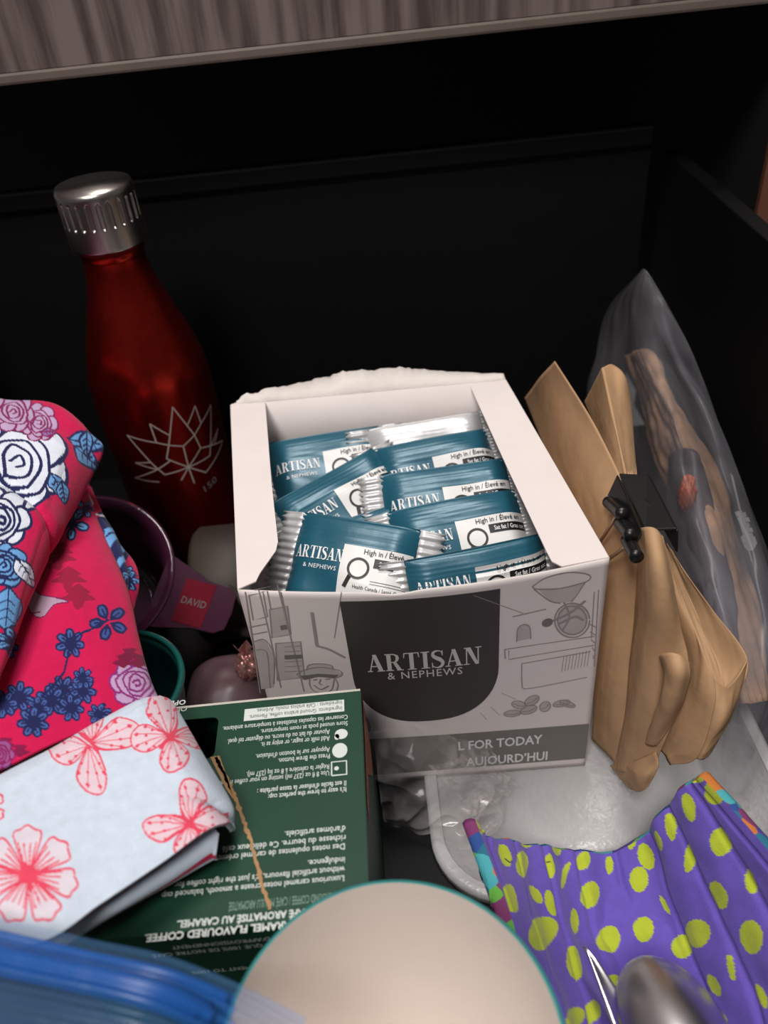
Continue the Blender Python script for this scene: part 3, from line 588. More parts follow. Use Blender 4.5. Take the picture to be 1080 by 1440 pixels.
def ptext(st, xs, xe_, y, hpx, bold=0, dst=ink):   # upside down as seen from the drawer front: starts at xs, runs to smaller x
    a = P(xs, y+hpx/2*-1, z=PZ); b = P(xe_, y-hpx/2, z=PZ); e = P(xs, y+hpx/2, z=PZ); wd = abs(a[0]-b[0]); h = abs(e[1]-a[1]); V, F = text(st, bold)
    xs_ = [q[0] for q in V]; m0, m1 = min(xs_), max(xs_); dst.add((V, F), lambda x, yy: (a[0]-(x-m0)/(m1-m0)*wd, a[1]-yy/.7*h))
ptext('Conserver les capsules inutilis\u00e9es \u00e0 temp\u00e9rature ambiante.', 489, 316, 1009, 6.5, .004); ptext('Store unused pods at room temperature.', 489, 368, 1018, 6.5, .004)
ptext('Ajouter du lait ou du sucre, ou d\u00e9guster tel quel.', 464, 322, 1030, 7, .004); ptext('Add milk or sugar, or enjoy as is.', 464, 368, 1039, 7, .004)
ptext("Appuyer sur le bouton d'infusion.", 464, 361, 1055, 7, .004); ptext('Press the Brew button.', 464, 392, 1064, 7, .004)
ptext('R\u00e9gler la cafeti\u00e8re \u00e0 8 oz liq (237 ml).', 463, 348, 1079, 7, .004); ptext('Use 8 fl oz (237 ml) setting on your coffee maker', 463, 310, 1088, 7, .004)
ptext("Il est facile d'infuser la tasse parfaite :", 487, 363, 1102, 7, .012); ptext("It's easy to brew the perfect cup:", 487, 378, 1111, 7, .012)
ptext("d'ar\u00f4mes artificiels.", 486, 401, 1166, 8.5, .01); ptext('richesse du beurre. Ce d\u00e9licieux caf\u00e9', 486, 315, 1179, 8.5, .01); ptext('Des notes opulentes de caramel cr\u00e9ent une', 485, 290, 1191, 8.5, .01)
ptext('indulgence.', 485, 433, 1210, 8.5, .01); ptext("without artificial flavours, it's just the right coffee for", 485, 250, 1223, 8.5, .01); ptext('Luxurious caramel notes create a smooth, balanced cup', 484, 232, 1236, 8.5, .01)
ptext('CAF\u00c9 AROMATIS\u00c9 AU CARAMEL.', 437, 252, 1283, 10, .028); ptext('CARAMEL FLAVOURED COFFEE.', 420, 208, 1300, 10.5, .028)
ptext('OUVRIR', 264, 222, 997, 7, .02); ptext('OPEN', 262, 232, 988, 6.5, .02)
for k, (x, y) in enumerate(((480, 1033), (478, 1056))):
    q = P(x, y, z=PZ); ink.disc(q[0], q[1], .0030 if k else .0026, .0034 if k else .0024)
q = P(474, 1040, z=PZ); ink.disc(q[0], q[1]+.001, .0010, .0014); q = P(477, 1081, z=PZ); w_, h_ = .0029, .0030
ink.line([(q[0]-w_, q[1]-h_), (q[0]+w_, q[1]-h_), (q[0]+w_, q[1]+h_), (q[0]-w_, q[1]+h_), (q[0]-w_, q[1]-h_)], .0006); ink.disc(q[0]-.001, q[1], .0009)
a, b = P(484, 984, z=PZ), P(344, 1004, z=PZ); ink.rect(b[0], a[1]-.0062, a[0], a[1]-.0002)
decal('white_lettering', ink, top(0), mat('white_ink', (204, 210, 204), .5, var=.01), TP)
gi = Art(); ptext('Ingr\u00e9dients : Caf\u00e9 arabica moulu, Ar\u00f4mes.', 481, 362, 989, 5.5, 0, gi); ptext('Ingredients: Ground arabica coffee, Flavours.', 481, 352, 997, 5.5, 0, gi); decal('ingredient_lettering', gi, top(.0002), mat('grey_ink', (110, 116, 112), .5), TP)
li = Art(); ptext('GROUND COFFEE / CAF\u00c9 MOULU AROMATIS\u00c9', 468, 324, 1262, 12, 0, li); decal('thin_lettering', li, top(0), mat('pale_green_ink', (120, 150, 134), .5), TP)
fi = Art()
for st, x0, z_, wd in (("ENGAGEMENT - QUE 100% DE NOTRE CAF\u00c9", .030, PZ-.016, .062), ("PRATIQUES D'APPROVISIONNEMENT", .026, PZ-.0115, .05), ('COMMITMENT TO 100%', .012, PZ-.032, .034)):
    V, F = text(st, .006); xs_ = [q[0] for q in V]; m1 = max(xs_); fi.add((V, F), lambda x, y: (x0-x/m1*wd, z_-y/.7*.0024+.0024))
decal('end_lettering', fi, lambda x, y: (x, PY0-.0004, y), bpy.data.materials['white_ink'], t)
tear = [(305, 1066), (318, 1095), (330, 1120), (342, 1152), (350, 1175), (358, 1200), (364, 1225), (372, 1255), (380, 1280)]
tr = np.array([P(x, y, z=PZ)[:2] for x, y in tear]); art = Art(); tc = curve(tr, 60); tc[:, 0] += np.random.default_rng(8).normal(0, .00018, 60); art.line(tc, .0009+.0005*np.abs(np.random.default_rng(9).normal(0, 1, 60)))
art.poly([tuple(P(x, y, z=PZ)[:2]) for x, y in ((296, 1066), (309, 1064), (322, 1100), (330, 1128), (318, 1110))]); decal('torn_edge', art, top(.0003), mat('raw_board', (168, 130, 88), .8, bump=.4), TP)
art = Art(); art.rect(PX0, PY1-.0008, PX1, PY1+.0003); decal('worn_edge', art, top(.0001), mat('worn_board', (190, 186, 176), .7), TP)

# ------------------------------------------------------------------ patterned cloth with butterfly cuff
def PZs(pts): return [P(x, y, z=z) for x, y, z in pts]
t = thing('folded_cloth', 'folded magenta floral cotton cloth with white butterfly cuff, draped over the green box', 'cloth', (-.09, .02, .10))
n, m = 300, 240
top_ = PZs([(-70, 545, .168), (0, 553, .170), (62, 557, .170), (108, 588, .164), (142, 618, .155)]); rt = PZs([(142, 618, .155), (132, 650, .150), (112, 695, .148), (84, 750, .147), (44, 840, .146), (14, 915, .144), (-14, 965, .142)])
bo = PZs([(-70, 1010, .146), (-40, 990, .144), (-14, 965, .142)]); lf = PZs([(-70, 545, .168), (-70, 760, .165), (-70, 1010, .146)])
G = coons(top_, rt, bo, lf, n, m); u = np.linspace(0, 1, m)[None]; v = np.linspace(0, 1, n)[:, None]
dep = .010*np.minimum(1, (1-u)*5)**.5*np.minimum(1, v*6)**.5*np.ones((n, m))-.008; dep += .0022*wob(n, m, 1.3, 2, 2)*np.minimum(1, (1-u)*6)
dep -= .003*np.exp(-((v-.34-.15*u)/.02)**2)*(u > .35); dep += .0025*np.exp(-((v-.62+.2*u)/.05)**2)
G = G+up(G)[...]*dep[..., None]
D = Dye(G, MAG)
rose(D, 25, 655, 66, rot=.4, wd=4); rose(D, 55, 600, 26, fill=(188, 160, 196), ln=PLUM, rot=1., wd=2.2); rose(D, 20, 585, 28, fill=(188, 160, 196), ln=PLUM, rot=.2, wd=2.2)
leaf(D, 92, 622, 52, .15); leaf(D, 100, 632, 44, .7); leaf(D, 118, 610, 34, 1.6); leaf(D, 70, 670, 36, 1.2); leaf(D, 82, 680, 30, 1.5); leaf(D, 58, 614, 20, 0, (150, 110, 170), PLUM)
rose(D, 0, 735, 40, rot=.9, wd=4); rose(D, 5, 800, 30, fill=SKY, rot=.3, wd=3); leaf(D, 10, 830, 60, 1.7); leaf(D, 20, 790, 40, 1.1, PALE)
blossom(D, 10, 905, 20)
grid('cloth_fold', G, M_DYE, t, col=D.col(), solid=.0025, soff=-1)
n, m = 300, 240
top_ = PZs([(-70, 790, .128), (20, 740, .132), (108, 678, .132)]); rt = PZs([(108, 678, .132), (140, 748, .131), (168, 815, .130), (184, 880, .127), (202, 940, .122), (224, 988, .116)])
bo = PZs([(-70, 1120, .122), (0, 1092, .124), (110, 1036, .121), (224, 988, .116)]); lf = PZs([(-70, 790, .128), (-70, 960, .128), (-70, 1120, .122)])
G = coons(top_, rt, bo, lf, n, m); u = np.linspace(0, 1, m)[None]; v = np.linspace(0, 1, n)[:, None]
dep = .012*np.minimum(1, (1-u)*4)**.5-.010+.0024*wob(n, m, 1.2, 7, 2)*np.minimum(1, (1-u)*5); G = G+up(G)*dep[..., None]
D = Dye(G, MAG)
DB = (70, 96, 160)
for x, y, r_ in ((100, 910, 21), (88, 975, 21), (118, 975, 20), (72, 990, 22), (30, 985, 22), (55, 1000, 16), (118, 958, 16), (8, 995, 20), (48, 1020, 22), (100, 1000, 20), (140, 1008, 16), (10, 915, 18)): blossom(D, x, y, r_, DB, NAVY, 7, x*.1)
blossom(D, 100, 742, 24, SKY, NAVY, 5, .3); blossom(D, 118, 720, 14, SKY, NAVY, 5, 1.3); blossom(D, 150, 880, 26, (60, 84, 150), NAVY, 5, .5, False)
D.line([(100, 905), (128, 890), (150, 878)], 3, NAVY); D.line([(60, 985), (90, 950), (100, 912)], 3, NAVY)
for q in [(60, 800), (85, 790), (98, 820), (80, 780), (110, 845)]:
    D.poly([(q[0]+18*math.cos(a)*(1+.4*math.sin(5*a)), q[1]+13*math.sin(a)*(1+.4*math.cos(4*a))) for a in np.linspace(0, 6.2, 30)], (150, 18, 58))
body = sm([(30, 820), (42, 812), (52, 835), (62, 842), (82, 846), (98, 852), (80, 856), (66, 872), (52, 872), (42, 860), (36, 842)]); D.poly(body, (176, 150, 172)); D.line(body+[body[0]], 1.8, PLUM); D.line([(48, 815), (62, 795)], 3, (176, 150, 172)); D.line([(44, 868), (60, 866)], 2, PLUM)
rose(D, 188, 965, 34, fill=(196, 160, 200), ln=(140, 40, 120), rot=.5, wd=2.4)
for q in [(178, 925), (190, 935), (170, 935), (10, 1050), (30, 1060)]: D.poly([(q[0]+11*math.cos(a)*(1+.5*math.sin(5*a)), q[1]+9*math.sin(a)) for a in np.linspace(0, 6.2, 24)], (128, 16, 64))
rose(D, 0, 1065, 22, fill=(150, 80, 140), ln=PLUM, wd=2)
grid('cloth_skirt', G, M_DYE, t, col=D.col(), solid=.0025, soff=-1)
# rolled side hem seen past the skirt edge
n, m = 160, 70
G = loft([PZs([(104, 684, .118), (114, 676, .120), (122, 690, .112)]), PZs([(112, 720, .118), (128, 716, .121), (140, 732, .112)]), PZs([(126, 770, .117), (150, 752, .121), (166, 768, .112)]), PZs([(140, 806, .116), (168, 796, .119), (190, 815, .110)]), PZs([(156, 850, .114), (170, 845, .116), (180, 850, .108)]), PZs([(166, 880, .112), (170, 876, .113), (173, 872, .109)])], n, m)
G = G+up(G)*(.0016*wob(n, m, 2.4, 3, 2))[..., None]; D = Dye(G, MAG)
for x, y in ((150, 765), (160, 790), (172, 812), (162, 830), (178, 820), (168, 855), (148, 745)): blossom(D, x, y, 15, SKY, NAVY, 6, x)
D.line([(118, 690), (128, 712), (122, 730)], 4, PALE); D.line([(112, 740), (128, 733), (142, 738)], 4, PALE)
grid('cloth_hem', G, M_DYE, t, col=D.col(), solid=.002, soff=-1)
# white cuff
n, m = 300, 300
top_ = PZs([(-70, 1122, .131), (0, 1086, .132), (110, 1026, .130), (190, 985, .127), (226, 970, .122)]); rt = PZs([(226, 970, .122), (244, 984, .122), (288, 1056, .121), (326, 1118, .118), (345, 1156, .113)])
bo = PZs([(-70, 1352, .134), (60, 1330, .132), (140, 1276, .129), (230, 1215, .126), (296, 1168, .124), (345, 1156, .113)]); lf = PZs([(-70, 1122, .131), (-70, 1240, .134), (-70, 1352, .134)])
G = coons(top_, rt, bo, lf, n, m); u = np.linspace(0, 1, m)[None]; v = np.linspace(0, 1, n)[:, None]
dep = .006*np.minimum(1, (1-u)*6)**.5*np.minimum(1, v*8)**.5-.005+.0012*wob(n, m, 1.2, 9, 2)*np.minimum(1, (1-u)*6); dep = dep-.0035*np.exp(-(((1-u)*1.2-(1-v))/.07)**2)*np.clip((u-.72)*5, 0, 1)*(v > .6)
G = G+up(G)*dep[..., None]
WH = (204, 216, 230); D = Dye(G, WH)
butterfly(D, 126, 1050, 54, .62, .9); butterfly(D, 236, 1044, 46, -.94, .9); butterfly(D, 268, 1162, 46, -2.4, .9)
def lineflower(cx, cy, r, nn_, rot):
    for k in range(nn_):
        a = rot+2*PI*k/nn_; p = xf(sm([(.12, -.04), (.5, -.2), (.85, -.29), (.93, -.14), (1.02, .0), (.93, .15), (.85, .29), (.5, .2), (.12, .04)]), cx, cy, r, a); D.poly(p, (220, 210, 220)); D.line(p+[p[0]], 2.4, PINK)
        for yy in (-.2, -.08, .06, .18): D.line(xf([(.1, yy*.2), (.45, yy*.7), (.62+.2*abs(yy), yy)], cx, cy, r, a), 2., PINK)
    D.poly(xf([(.2*math.cos(q), .2*math.sin(q)) for q in np.linspace(0, 6.2, 12)], cx, cy, r, 0), PINK)
lineflower(42, 1235, 68, 7, .2); lineflower(-20, 1140, 30, 6, .5)
grid('butterfly_cuff', G, M_DYE, t, col=D.col(), solid=.002, soff=-1)
n, m = 60, 260
a_ = PZs([(50, 1332, .124), (140, 1274, .122), (230, 1214, .119), (292, 1168, .117), (306, 1172, .115)]); b_ = PZs([(78, 1328, .117), (150, 1284, .115), (230, 1240, .112), (292, 1206, .110), (304, 1202, .109)])
G = loft([a_, list((np.array(a_)*.45+np.array(b_)*.55)+np.array([0, -.002, .001])), b_], n, m); D = Dye(G, WH); q = G.shape
D.c[int(n*.66):int(n*.86), int(m*.1):] = lin(MAG)
grid('cuff_underlayer', G, M_DYE, t, col=D.col(), solid=.002, soff=-1)

# gathered bulk of the cloth on the drawer floor, carrying the cuff
pillow_obj('gathered_bulk', mat('magenta_cotton', MAG, .85, spec=.2, var=.08, bump=.3, bscale=1500), t, -.135, -.042, 0, .066, .025, .106, 0, n=80, seed=61, wr=.03)

# ------------------------------------------------------------------ kraft paper bag and binder clip
def PXs(pts): return [P(x, y, X=X) for x, y, X in pts]
t = thing('paper_bag', 'folded brown kraft paper bag leaning against the white carton', 'paper bag', (.17, .03, .003))
def sheet(name, curves, n=50, m=40, wr=.0006, seed=0, f=2., bul=0.):
    G = loft([PXs(c) for c in curves], n, m); u = np.linspace(0, 1, m)[None]; nn = up(G, (-.6, -.6, .5))
    G = G+nn*((.0004 if bul or 'gusset' in name else 0)*(1-2*np.abs(wob(n, m, 1.2, seed+50, 2)))*np.clip(np.minimum(np.linspace(0, 1, n), 1-np.linspace(0, 1, n))[:, None]*8, 0, 1))[..., None]
    G = G+nn*(wr*.45*wob(n, m, f*.6, seed, 3)+bul*np.sin(PI*u)*np.ones((n, 1)))[..., None]
    return grid(name, G, M_KRAFT, t, solid=.0005, soff=0)
sheet('bag_face', [[(738, 560, .1535), (760, 530, .1555), (780, 508, .158)], [(770, 640, .1535), (800, 615, .157), (832, 590, .163)], [(800, 720, .1535), (840, 700, .158), (874, 672, .166)], [(820, 800, .1535), (865, 780, .159), (908, 748, .168)],
                   [(835, 880, .1535), (865, 870, .159), (898, 850, .168)], [(835, 980, .1545), (858, 975, .158), (882, 985, .164)], [(832, 1040, .1555), (848, 1055, .158), (866, 1075, .161)]], 80, 40, .0007, 1)
sheet('bag_fold', [[(900, 744, .166), (915, 742, .167), (932, 754, .171)], [(896, 800, .167), (922, 790, .166), (946, 820, .174)], [(890, 860, .167), (925, 850, .167), (958, 885, .178)], [(882, 930, .166), (916, 915, .167), (968, 940, .180)],
                   [(876, 1000, .164), (910, 985, .166), (950, 1005, .176)], [(868, 1050, .162), (900, 1035, .165), (932, 1050, .172)], [(862, 1082, .1605), (888, 1086, .164), (908, 1108, .169)]], 90, 50, .0009, 2, 2.6, .002)
sheet('crease_fold', [[(926, 924, .170), (946, 918, .170), (970, 932, .176)], [(934, 950, .171), (952, 946, .170), (970, 958, .176)], [(926, 990, .170), (940, 990, .169), (955, 1000, .175)], [(908, 1042, .168), (916, 1046, .168), (924, 1048, .1695)]], 40, 24, .0008, 3, 2., .002)
sheet('bag_base_fold', [[(858, 1076, .160), (890, 1072, .163), (922, 1056, .170)], [(872, 1094, .161), (900, 1092, .163), (926, 1078, .169)], [(884, 1108, .1625), (900, 1113, .164), (912, 1106, .1665)]], 30, 24, .0009, 4, 2.)
sheet('gusset_front', [[(926, 752, .172), (934, 762, .173), (940, 786, .176)], [(944, 815, .176), (955, 832, .179), (968, 866, .182)], [(960, 885, .180), (978, 900, .183), (1004, 956, .187)], [(966, 940, .182), (985, 970, .183), (1002, 1005, .186)], [(950, 1000, .178), (970, 1030, .180), (980, 1066, .182)], [(924, 1050, .173), (935, 1062, .174), (942, 1076, .175)]], 60, 40, .0008, 5)
sheet('gusset_back', [[(938, 764, .182), (947, 778, .185), (958, 797, .188)], [(958, 840, .190), (985, 845, .196), (1006, 862, .201)], [(980, 920, .194), (1020, 925, .203), (1051, 927, .209)], [(990, 985, .190), (1018, 990, .198), (1032, 990, .202)], [(972, 1068, .182), (988, 1066, .186), (998, 1060, .189)]], 60, 40, .0008, 6)
sheet('gusset_lip', [[(1002, 952, .187), (1012, 962, .190), (1023, 965, .194), (1038, 950, .202), (1051, 927, .209)], [(1000, 1000, .186), (1010, 1010, .188), (1020, 1010, .191), (1030, 1000, .197), (1036, 985, .202)], [(978, 1066, .182), (984, 1068, .183), (990, 1067, .185), (996, 1063, .187), (1000, 1058, .189)]], 40, 40, .0004, 16)
sheet('gusset_middle', [[(938, 772, .178), (944, 784, .181), (950, 797, .183)], [(962, 868, .186), (976, 868, .189), (986, 882, .192)], [(990, 950, .189), (1006, 950, .193), (1018, 958, .196)], [(988, 1010, .186), (998, 1012, .189), (1004, 1010, .191)]], 50, 30, .0006, 7)
sheet('rolled_top', [[(822, 566, .176), (834, 542, .1765), (847, 517, .1775)], [(846, 622, .170), (855, 604, .171), (864, 592, .173)], [(866, 668, .166), (873, 668, .167), (880, 668, .168)]], 50, 24, .0004, 8)
sheet('rolled_back', [[(847, 517, .1775), (861, 513, .185), (878, 528, .190), (887, 563, .193), (888, 600, .192)], [(864, 592, .173), (873, 586, .179), (882, 592, .183), (890, 612, .185), (892, 632, .184)], [(880, 668, .168), (885, 668, .171), (889, 669, .173), (893, 670, .175), (896, 672, .176)]], 50, 40, .0004, 9)
for k_, (dx_, dX) in enumerate(((5, .0020), (11, .0045), (18, .0068))):
    sheet('rolled_inner', [[(847+dx_, 526+dx_*1.6, .1775+dX), (851+dx_, 545+dx_*1.8, .1785+dX), (853+dx_, 575+dx_, .187+dX)], [(862+dx_*.8, 600+dx_*.5, .173+dX), (865+dx_*.8, 610+dx_*.4, .1735+dX), (868+dx_*.7, 622, .179+dX)], [(880+dx_*.4, 668, .168+dX*.6), (882+dx_*.4, 668, .1685+dX*.6), (884+dx_*.4, 669, .169+dX*.6)]], 40, 14, .0003, 20+k_)
t = thing('binder_clip', 'black binder clip pinching the folded top of the brown paper bag', 'clip', tuple(P(905, 715, X=.170)))
M_CLIP = mat('black_clip_enamel', (26, 25, 25), .35, .2, .5)
s1, s2, s3, s4 = PXs([(870, 668, .1645), (912, 670, .1765), (951, 746, .1765), (906, 748, .1655)])
def prism(name, a, b, c, d, dn, th, m):
    nn = np.array(dn)*th; V = [a, b, c, d, a+nn, b+nn, c+nn, d+nn]; return mesh(name, V, [(0, 1, 2, 3), (7, 6, 5, 4), (0, 4, 5, 1), (1, 5, 6, 2), (2, 6, 7, 3), (3, 7, 4, 0)], m, t, smooth=False, bevel=.0008)
nb = np.cross(s2-s1, s4-s1); nb /= np.linalg.norm(nb); nb *= np.sign(nb@(CAM-s1))
prism('clip_spine', s1, s2, s3, s4, nb, .0012, M_CLIP)
l1, l2 = PXs([(856, 698, .160), (892, 772, .161)]); nl = np.cross(s4-s1, l1-s1); nl /= np.linalg.norm(nl); nl *= np.sign(nl@(CAM-s1))
prism('clip_jaw', s1, s4, l2, l1, nl, .001, M_CLIP)
r1, r2 = s2+(l1-s1)*.9+np.array([.004, 0, -.004]), s3+(l2-s4)*.9+np.array([.004, 0, -.004]); prism('clip_jaw', s2, s3, r2, r1, np.array([1., 0, 0]), .001, M_CLIP)
for a, b in (((856, 706), (876, 724)), ((872, 734), (888, 754)), ((882, 758), (896, 784))):
    p0, p1 = PXs([(*a, .1585), (*b, .1585)]); tube_obj('edge_roll', [p0, (p0+p1)/2, p1], .0028, M_CLIP, t, 8, 14)
hp_ = PXs([(868, 724, .157), (855, 745, .1555), (840, 770, .155), (836, 790, .155), (848, 790, .155), (862, 782, .1555), (880, 768, .157)]); tube_obj('wire_handle', hp_, .0008, mat('clip_wire', (178, 150, 120), .25, .9), t)

# ------------------------------------------------------------------ clear plastic bag against the drawer side
t = thing('clear_plastic_bag', 'tall clear plastic bag with brown contents leaning on the drawer side wall', 'plastic bag', (.235, .08, .004))
M_BAGF = film('grey_clear_film', (160, 158, 166), .10, .26, .3, 22, bump=.25, bscale=40)
n, m = 110, 70
rows = [[(902, 380, .222), (906, 378, .222), (910, 382, .222)], [(852, 438, .218), (900, 420, .216), (944, 436, .228)], [(838, 500, .214), (910, 495, .208), (975, 505, .240)], [(826, 560, .208), (930, 570, .203), (1005, 578, .250)], [(850, 680, .203), (960, 690, .206), (1052, 700, .258)],
        [(900, 800, .203), (1000, 800, .212), (1086, 820, .262)], [(960, 930, .206), (1030, 930, .214), (1104, 930, .256)], [(985, 1040, .207), (1030, 1040, .212), (1090, 1040, .238)], [(990, 1098, .2055), (1025, 1110, .210), (1056, 1126, .2205)]]
G = loft([PXs(r_) for r_ in rows], n, m); G[..., 2] = np.maximum(G[..., 2], .006); G = G+up(G, (-.6, -.6, .5))*(.0012*wob(n, m, 2.5, 4, 3))[..., None]; G[..., 0] = np.minimum(G[..., 0], .268)
BF = grid('bag_film', G, M_BAGF, t)
Gb = G.copy(); _u = np.linspace(0, 1, m)[None]; _v = np.linspace(0, 1, n)[:, None]; Gb[..., 0] = np.minimum(.2695, G[..., 0]+.022*np.sin(PI*_u)*np.sin(PI*np.clip(_v, 0, 1))**.6); grid('bag_back_film', Gb, M_BAGF, t)
art_pts = [(1028, 668, .245), (1040, 718, .25)]; M_WP = mat('white_film_print', (168, 168, 170), .5)
def gpt(u, v, off=.0006):
    i = min(max(v, 0), 1)*(n-1); j = min(max(u, 0), 1)*(m-1); i0, j0 = min(int(i), n-2), min(int(j), m-2); a, b = i-i0, j-j0
    return (G[i0, j0]*(1-a)+G[i0+1, j0]*a)*(1-b)+(G[i0, j0+1]*(1-a)+G[i0+1, j0+1]*a)*b+np.array([-.6, -.6, .5])*off
PXG = proj(G.reshape(-1, 3)).reshape(n, m, 2)
def guv(x, y): d = ((PXG-(x, y))**2).sum(2); i, j = np.unravel_index(d.argmin(), d.shape); return j/(m-1), i/(n-1)
art = Art()
for ln in ([(1029, 668), (1040, 718)], [(1050, 765), (1058, 792)]): art.line([guv(*p) for p in ln], .012)
for k in range(9): x, y = 1041+1.4*k, 720+5*k; art.line([guv(x-4, y+2), guv(x+5+3*(k % 3), y-1)], .008); art.line([guv(x-3, y), guv(x-1, y+6)], .010)
art.line([guv(1054+9*math.cos(a), 762+9*math.sin(a)) for a in np.linspace(0, 6.2, 10)], .012); decal('bag_print', art, lambda u, v: gpt(u, v), M_WP, BF)
M_BRD = mat('brown_crumpled_paper', (176, 138, 108), .8, var=.25, vscale=70, bump=.8, bscale=90)
rows = [[(880, 500, .234), (905, 492, .233), (925, 510, .240)], [(905, 580, .234), (940, 570, .232), (965, 590, .244)], [(925, 650, .230), (965, 640, .229), (1000, 650, .247)], [(965, 740, .228), (1000, 740, .228), (1035, 745, .252)], [(1000, 860, .229), (1030, 860, .230), (1066, 860, .250)], [(1040, 990, .222), (1055, 990, .223), (1080, 985, .238)]]
G2 = loft([PXs(r_) for r_ in rows], 80, 40); G2 = G2+up(G2, (-.6, -.6, .5))*(.003*wob(80, 40, 3, 12, 3))[..., None]; G2[..., 0] = np.clip(G2[..., 0], .2, .264); grid('brown_contents', G2, M_BRD, t, solid=.001)
rows = [[(940, 640, .226), (965, 630, .226), (985, 650, .232)], [(940, 720, .222), (975, 720, .222), (1010, 740, .232)], [(960, 820, .219), (1000, 820, .220), (1030, 830, .23)], [(990, 920, .216), (1010, 920, .217), (1040, 930, .225)]]
G2 = loft([PXs(r_) for r_ in rows], 50, 30); G2 = G2+up(G2, (-.6, -.6, .5))*(.002*wob(50, 30, 2, 13, 3))[..., None]; grid('grey_contents', G2, mat('mauve_grey_wrap', (74, 66, 72), .5, var=.2, bump=.5, bscale=60), t, solid=.001)
q = P(966, 694, X=.2195); vo = vv*np.array([.004, .006, .011])+q; mesh('orange_piece', vo, ff, mat('orange_wrap', (172, 78, 36), .6, var=.2), t)

# ------------------------------------------------------------------ crumpled film in front of the carton
t = thing('crumpled_film', 'crumpled clear plastic wrap heaped between green box and white carton', 'plastic wrap', (.075, -.02, .004))
n, m = 140, 140
rows = [[(500, 1035, .060), (545, 1020, .066), (590, 1018, .066), (640, 1035, .056), (684, 1050, .048)], [(500, 1075, .044), (550, 1060, .052), (600, 1060, .054), (655, 1075, .042), (700, 1090, .026)], [(508, 1120, .028), (555, 1105, .036), (605, 1100, .038), (660, 1110, .026), (712, 1120, .012)],
        [(515, 1150, .012), (560, 1148, .018), (600, 1142, .022), (650, 1150, .014), (705, 1155, .007)], [(520, 1162, .002), (560, 1162, .003), (610, 1168, .009), (650, 1195, .008), (690, 1180, .006)]]
G = loft([PZs(r_) for r_ in rows], n, m)
rg = 1-2*np.abs(wob(n, m, 1.5, 31, 2)); rg2 = 1-2*np.abs(wob(n, m, 2.4, 35, 2)); G = G+up(G)*(.0036*rg+.0026*rg2-.002)[..., None]
lim = .0016-.0085*np.sin(PI*np.clip(G[..., 0]/.15, 0, 1))*(np.clip(G[..., 2]/.1425, 0, 1))**1.6-.0022; G[..., 1] = np.minimum(G[..., 1], lim); G[..., 2] = np.maximum(G[..., 2], .0005); k = (G[..., 0] > .060); G[..., 2][k] = np.maximum(G[..., 2][k], .0052); k = (G[..., 0] < .0465); G[..., 0][k] = .0465
grid('film_heap', G, M_CLEAR, t)
G2 = loft([PZs(r_) for r_ in [[(600, 1075, .046), (650, 1062, .044), (690, 1052, .04)], [(640, 1120, .03), (680, 1100, .024), (712, 1085, .02)], [(660, 1160, .014), (690, 1130, .012), (725, 1105, .010)]]], 60, 60); G2 = G2+up(G2)*(.003*(1-2*np.abs(wob(60, 60, 2.4, 44, 3))))[..., None]; G2[..., 1] = np.minimum(G2[..., 1], -.0115); G2[..., 2] = np.maximum(G2[..., 2], .0055)
grid('film_tail', G2, M_CLEAR, t)

# ------------------------------------------------------------------ white mug
MX, MY, MZ, MR = .0505, -.1595, .12, .0483
t = thing('white_mug', 'round mug with white inside and thin teal rim beside the polka-dot cozy', 'mug', (MX, MY, 0))
v, f = lathe(curve([(.0001, .006), (.022, .006), (.032, .012), (.038, .03), (.043, .07), (.0462, .112), (MR-.0014, MZ-.0006)], 60), 96); mesh('mug_inside', at(v, MX, MY), f, mat('white_glaze', (232, 222, 214), .28, var=.01, coat=.2), t)
v, f = lathe(curve([(MR-.0014, MZ-.0006), (MR-.0006, MZ), (MR, MZ-.001), (MR-.0003, MZ-.004), (.0475, .10), (.043, .05), (.037, .012), (.034, .0), (.001, .0)], 60), 96); mesh('mug_outside', at(v, MX, MY), f, mat('teal_glaze_outside', (70, 160, 158), .3, coat=.2), t)
tube_obj('handle', [(MX+.01, MY-.045, .095), (MX+.015, MY-.068, .092), (MX+.017, MY-.074, .065), (MX+.014, MY-.062, .04), (MX+.01, MY-.042, .035)], .005, bpy.data.materials['teal_glaze_outside'], t, 40, 12)

# ------------------------------------------------------------------ polka-dot bowl cozy
t = thing('bowl_cozy', 'quilted purple cloth cozy with lime dots and multicolour backing', 'bowl cozy', (.15, -.12, .006))
n, m = 260, 320
bk = np.array(PZs([(668, 1152, .066), (690, 1176, .058), (735, 1186, .040), (790, 1194, .026), (850, 1200, .019), (892, 1184, .024), (925, 1150, .042), (955, 1112, .060), (986, 1092, .074)]))
c0 = curve(bk, m); G = np.zeros((n, m, 3)); s = np.linspace(0, 1, m); v = np.linspace(0, 1, n)[:, None]; Lc = .135
sag = np.sin(PI*s)[None]
for k in range(3): G[..., k] = c0[None, :, k]
G[..., 0] += .024*v; G[..., 1] -= Lc*v; G[..., 2] -= .011*sag**2*np.minimum(1, v*4); G[..., 0] += (.008*np.maximum(0, s-.55)/.45*np.sin(v*PI))
G[..., 2] += .004*np.sin(PI*np.minimum(1, v*1.2))*(np.abs(s-.5)*2)**2
nn = up(G, (0, -.1, 1)); fade = np.minimum(1, s*8)*np.minimum(1, (1-s)*8)
pl = .0012*np.sin(2*PI*7*(s[None]+.03*np.sin(5*v))+1.5*np.sin(3*v))*(.4+.6*np.exp(-v*2.2))*fade+.0016*wob(n, m, 3.2, 6, 3)*fade
quilt = -.0016*np.exp(-(((s[None]*8+v*1.2) % 1-.5)/.07)**2); edge_s = -.0014*np.exp(-((np.minimum(s, 1-s)-.035)/.006)**2)[None]
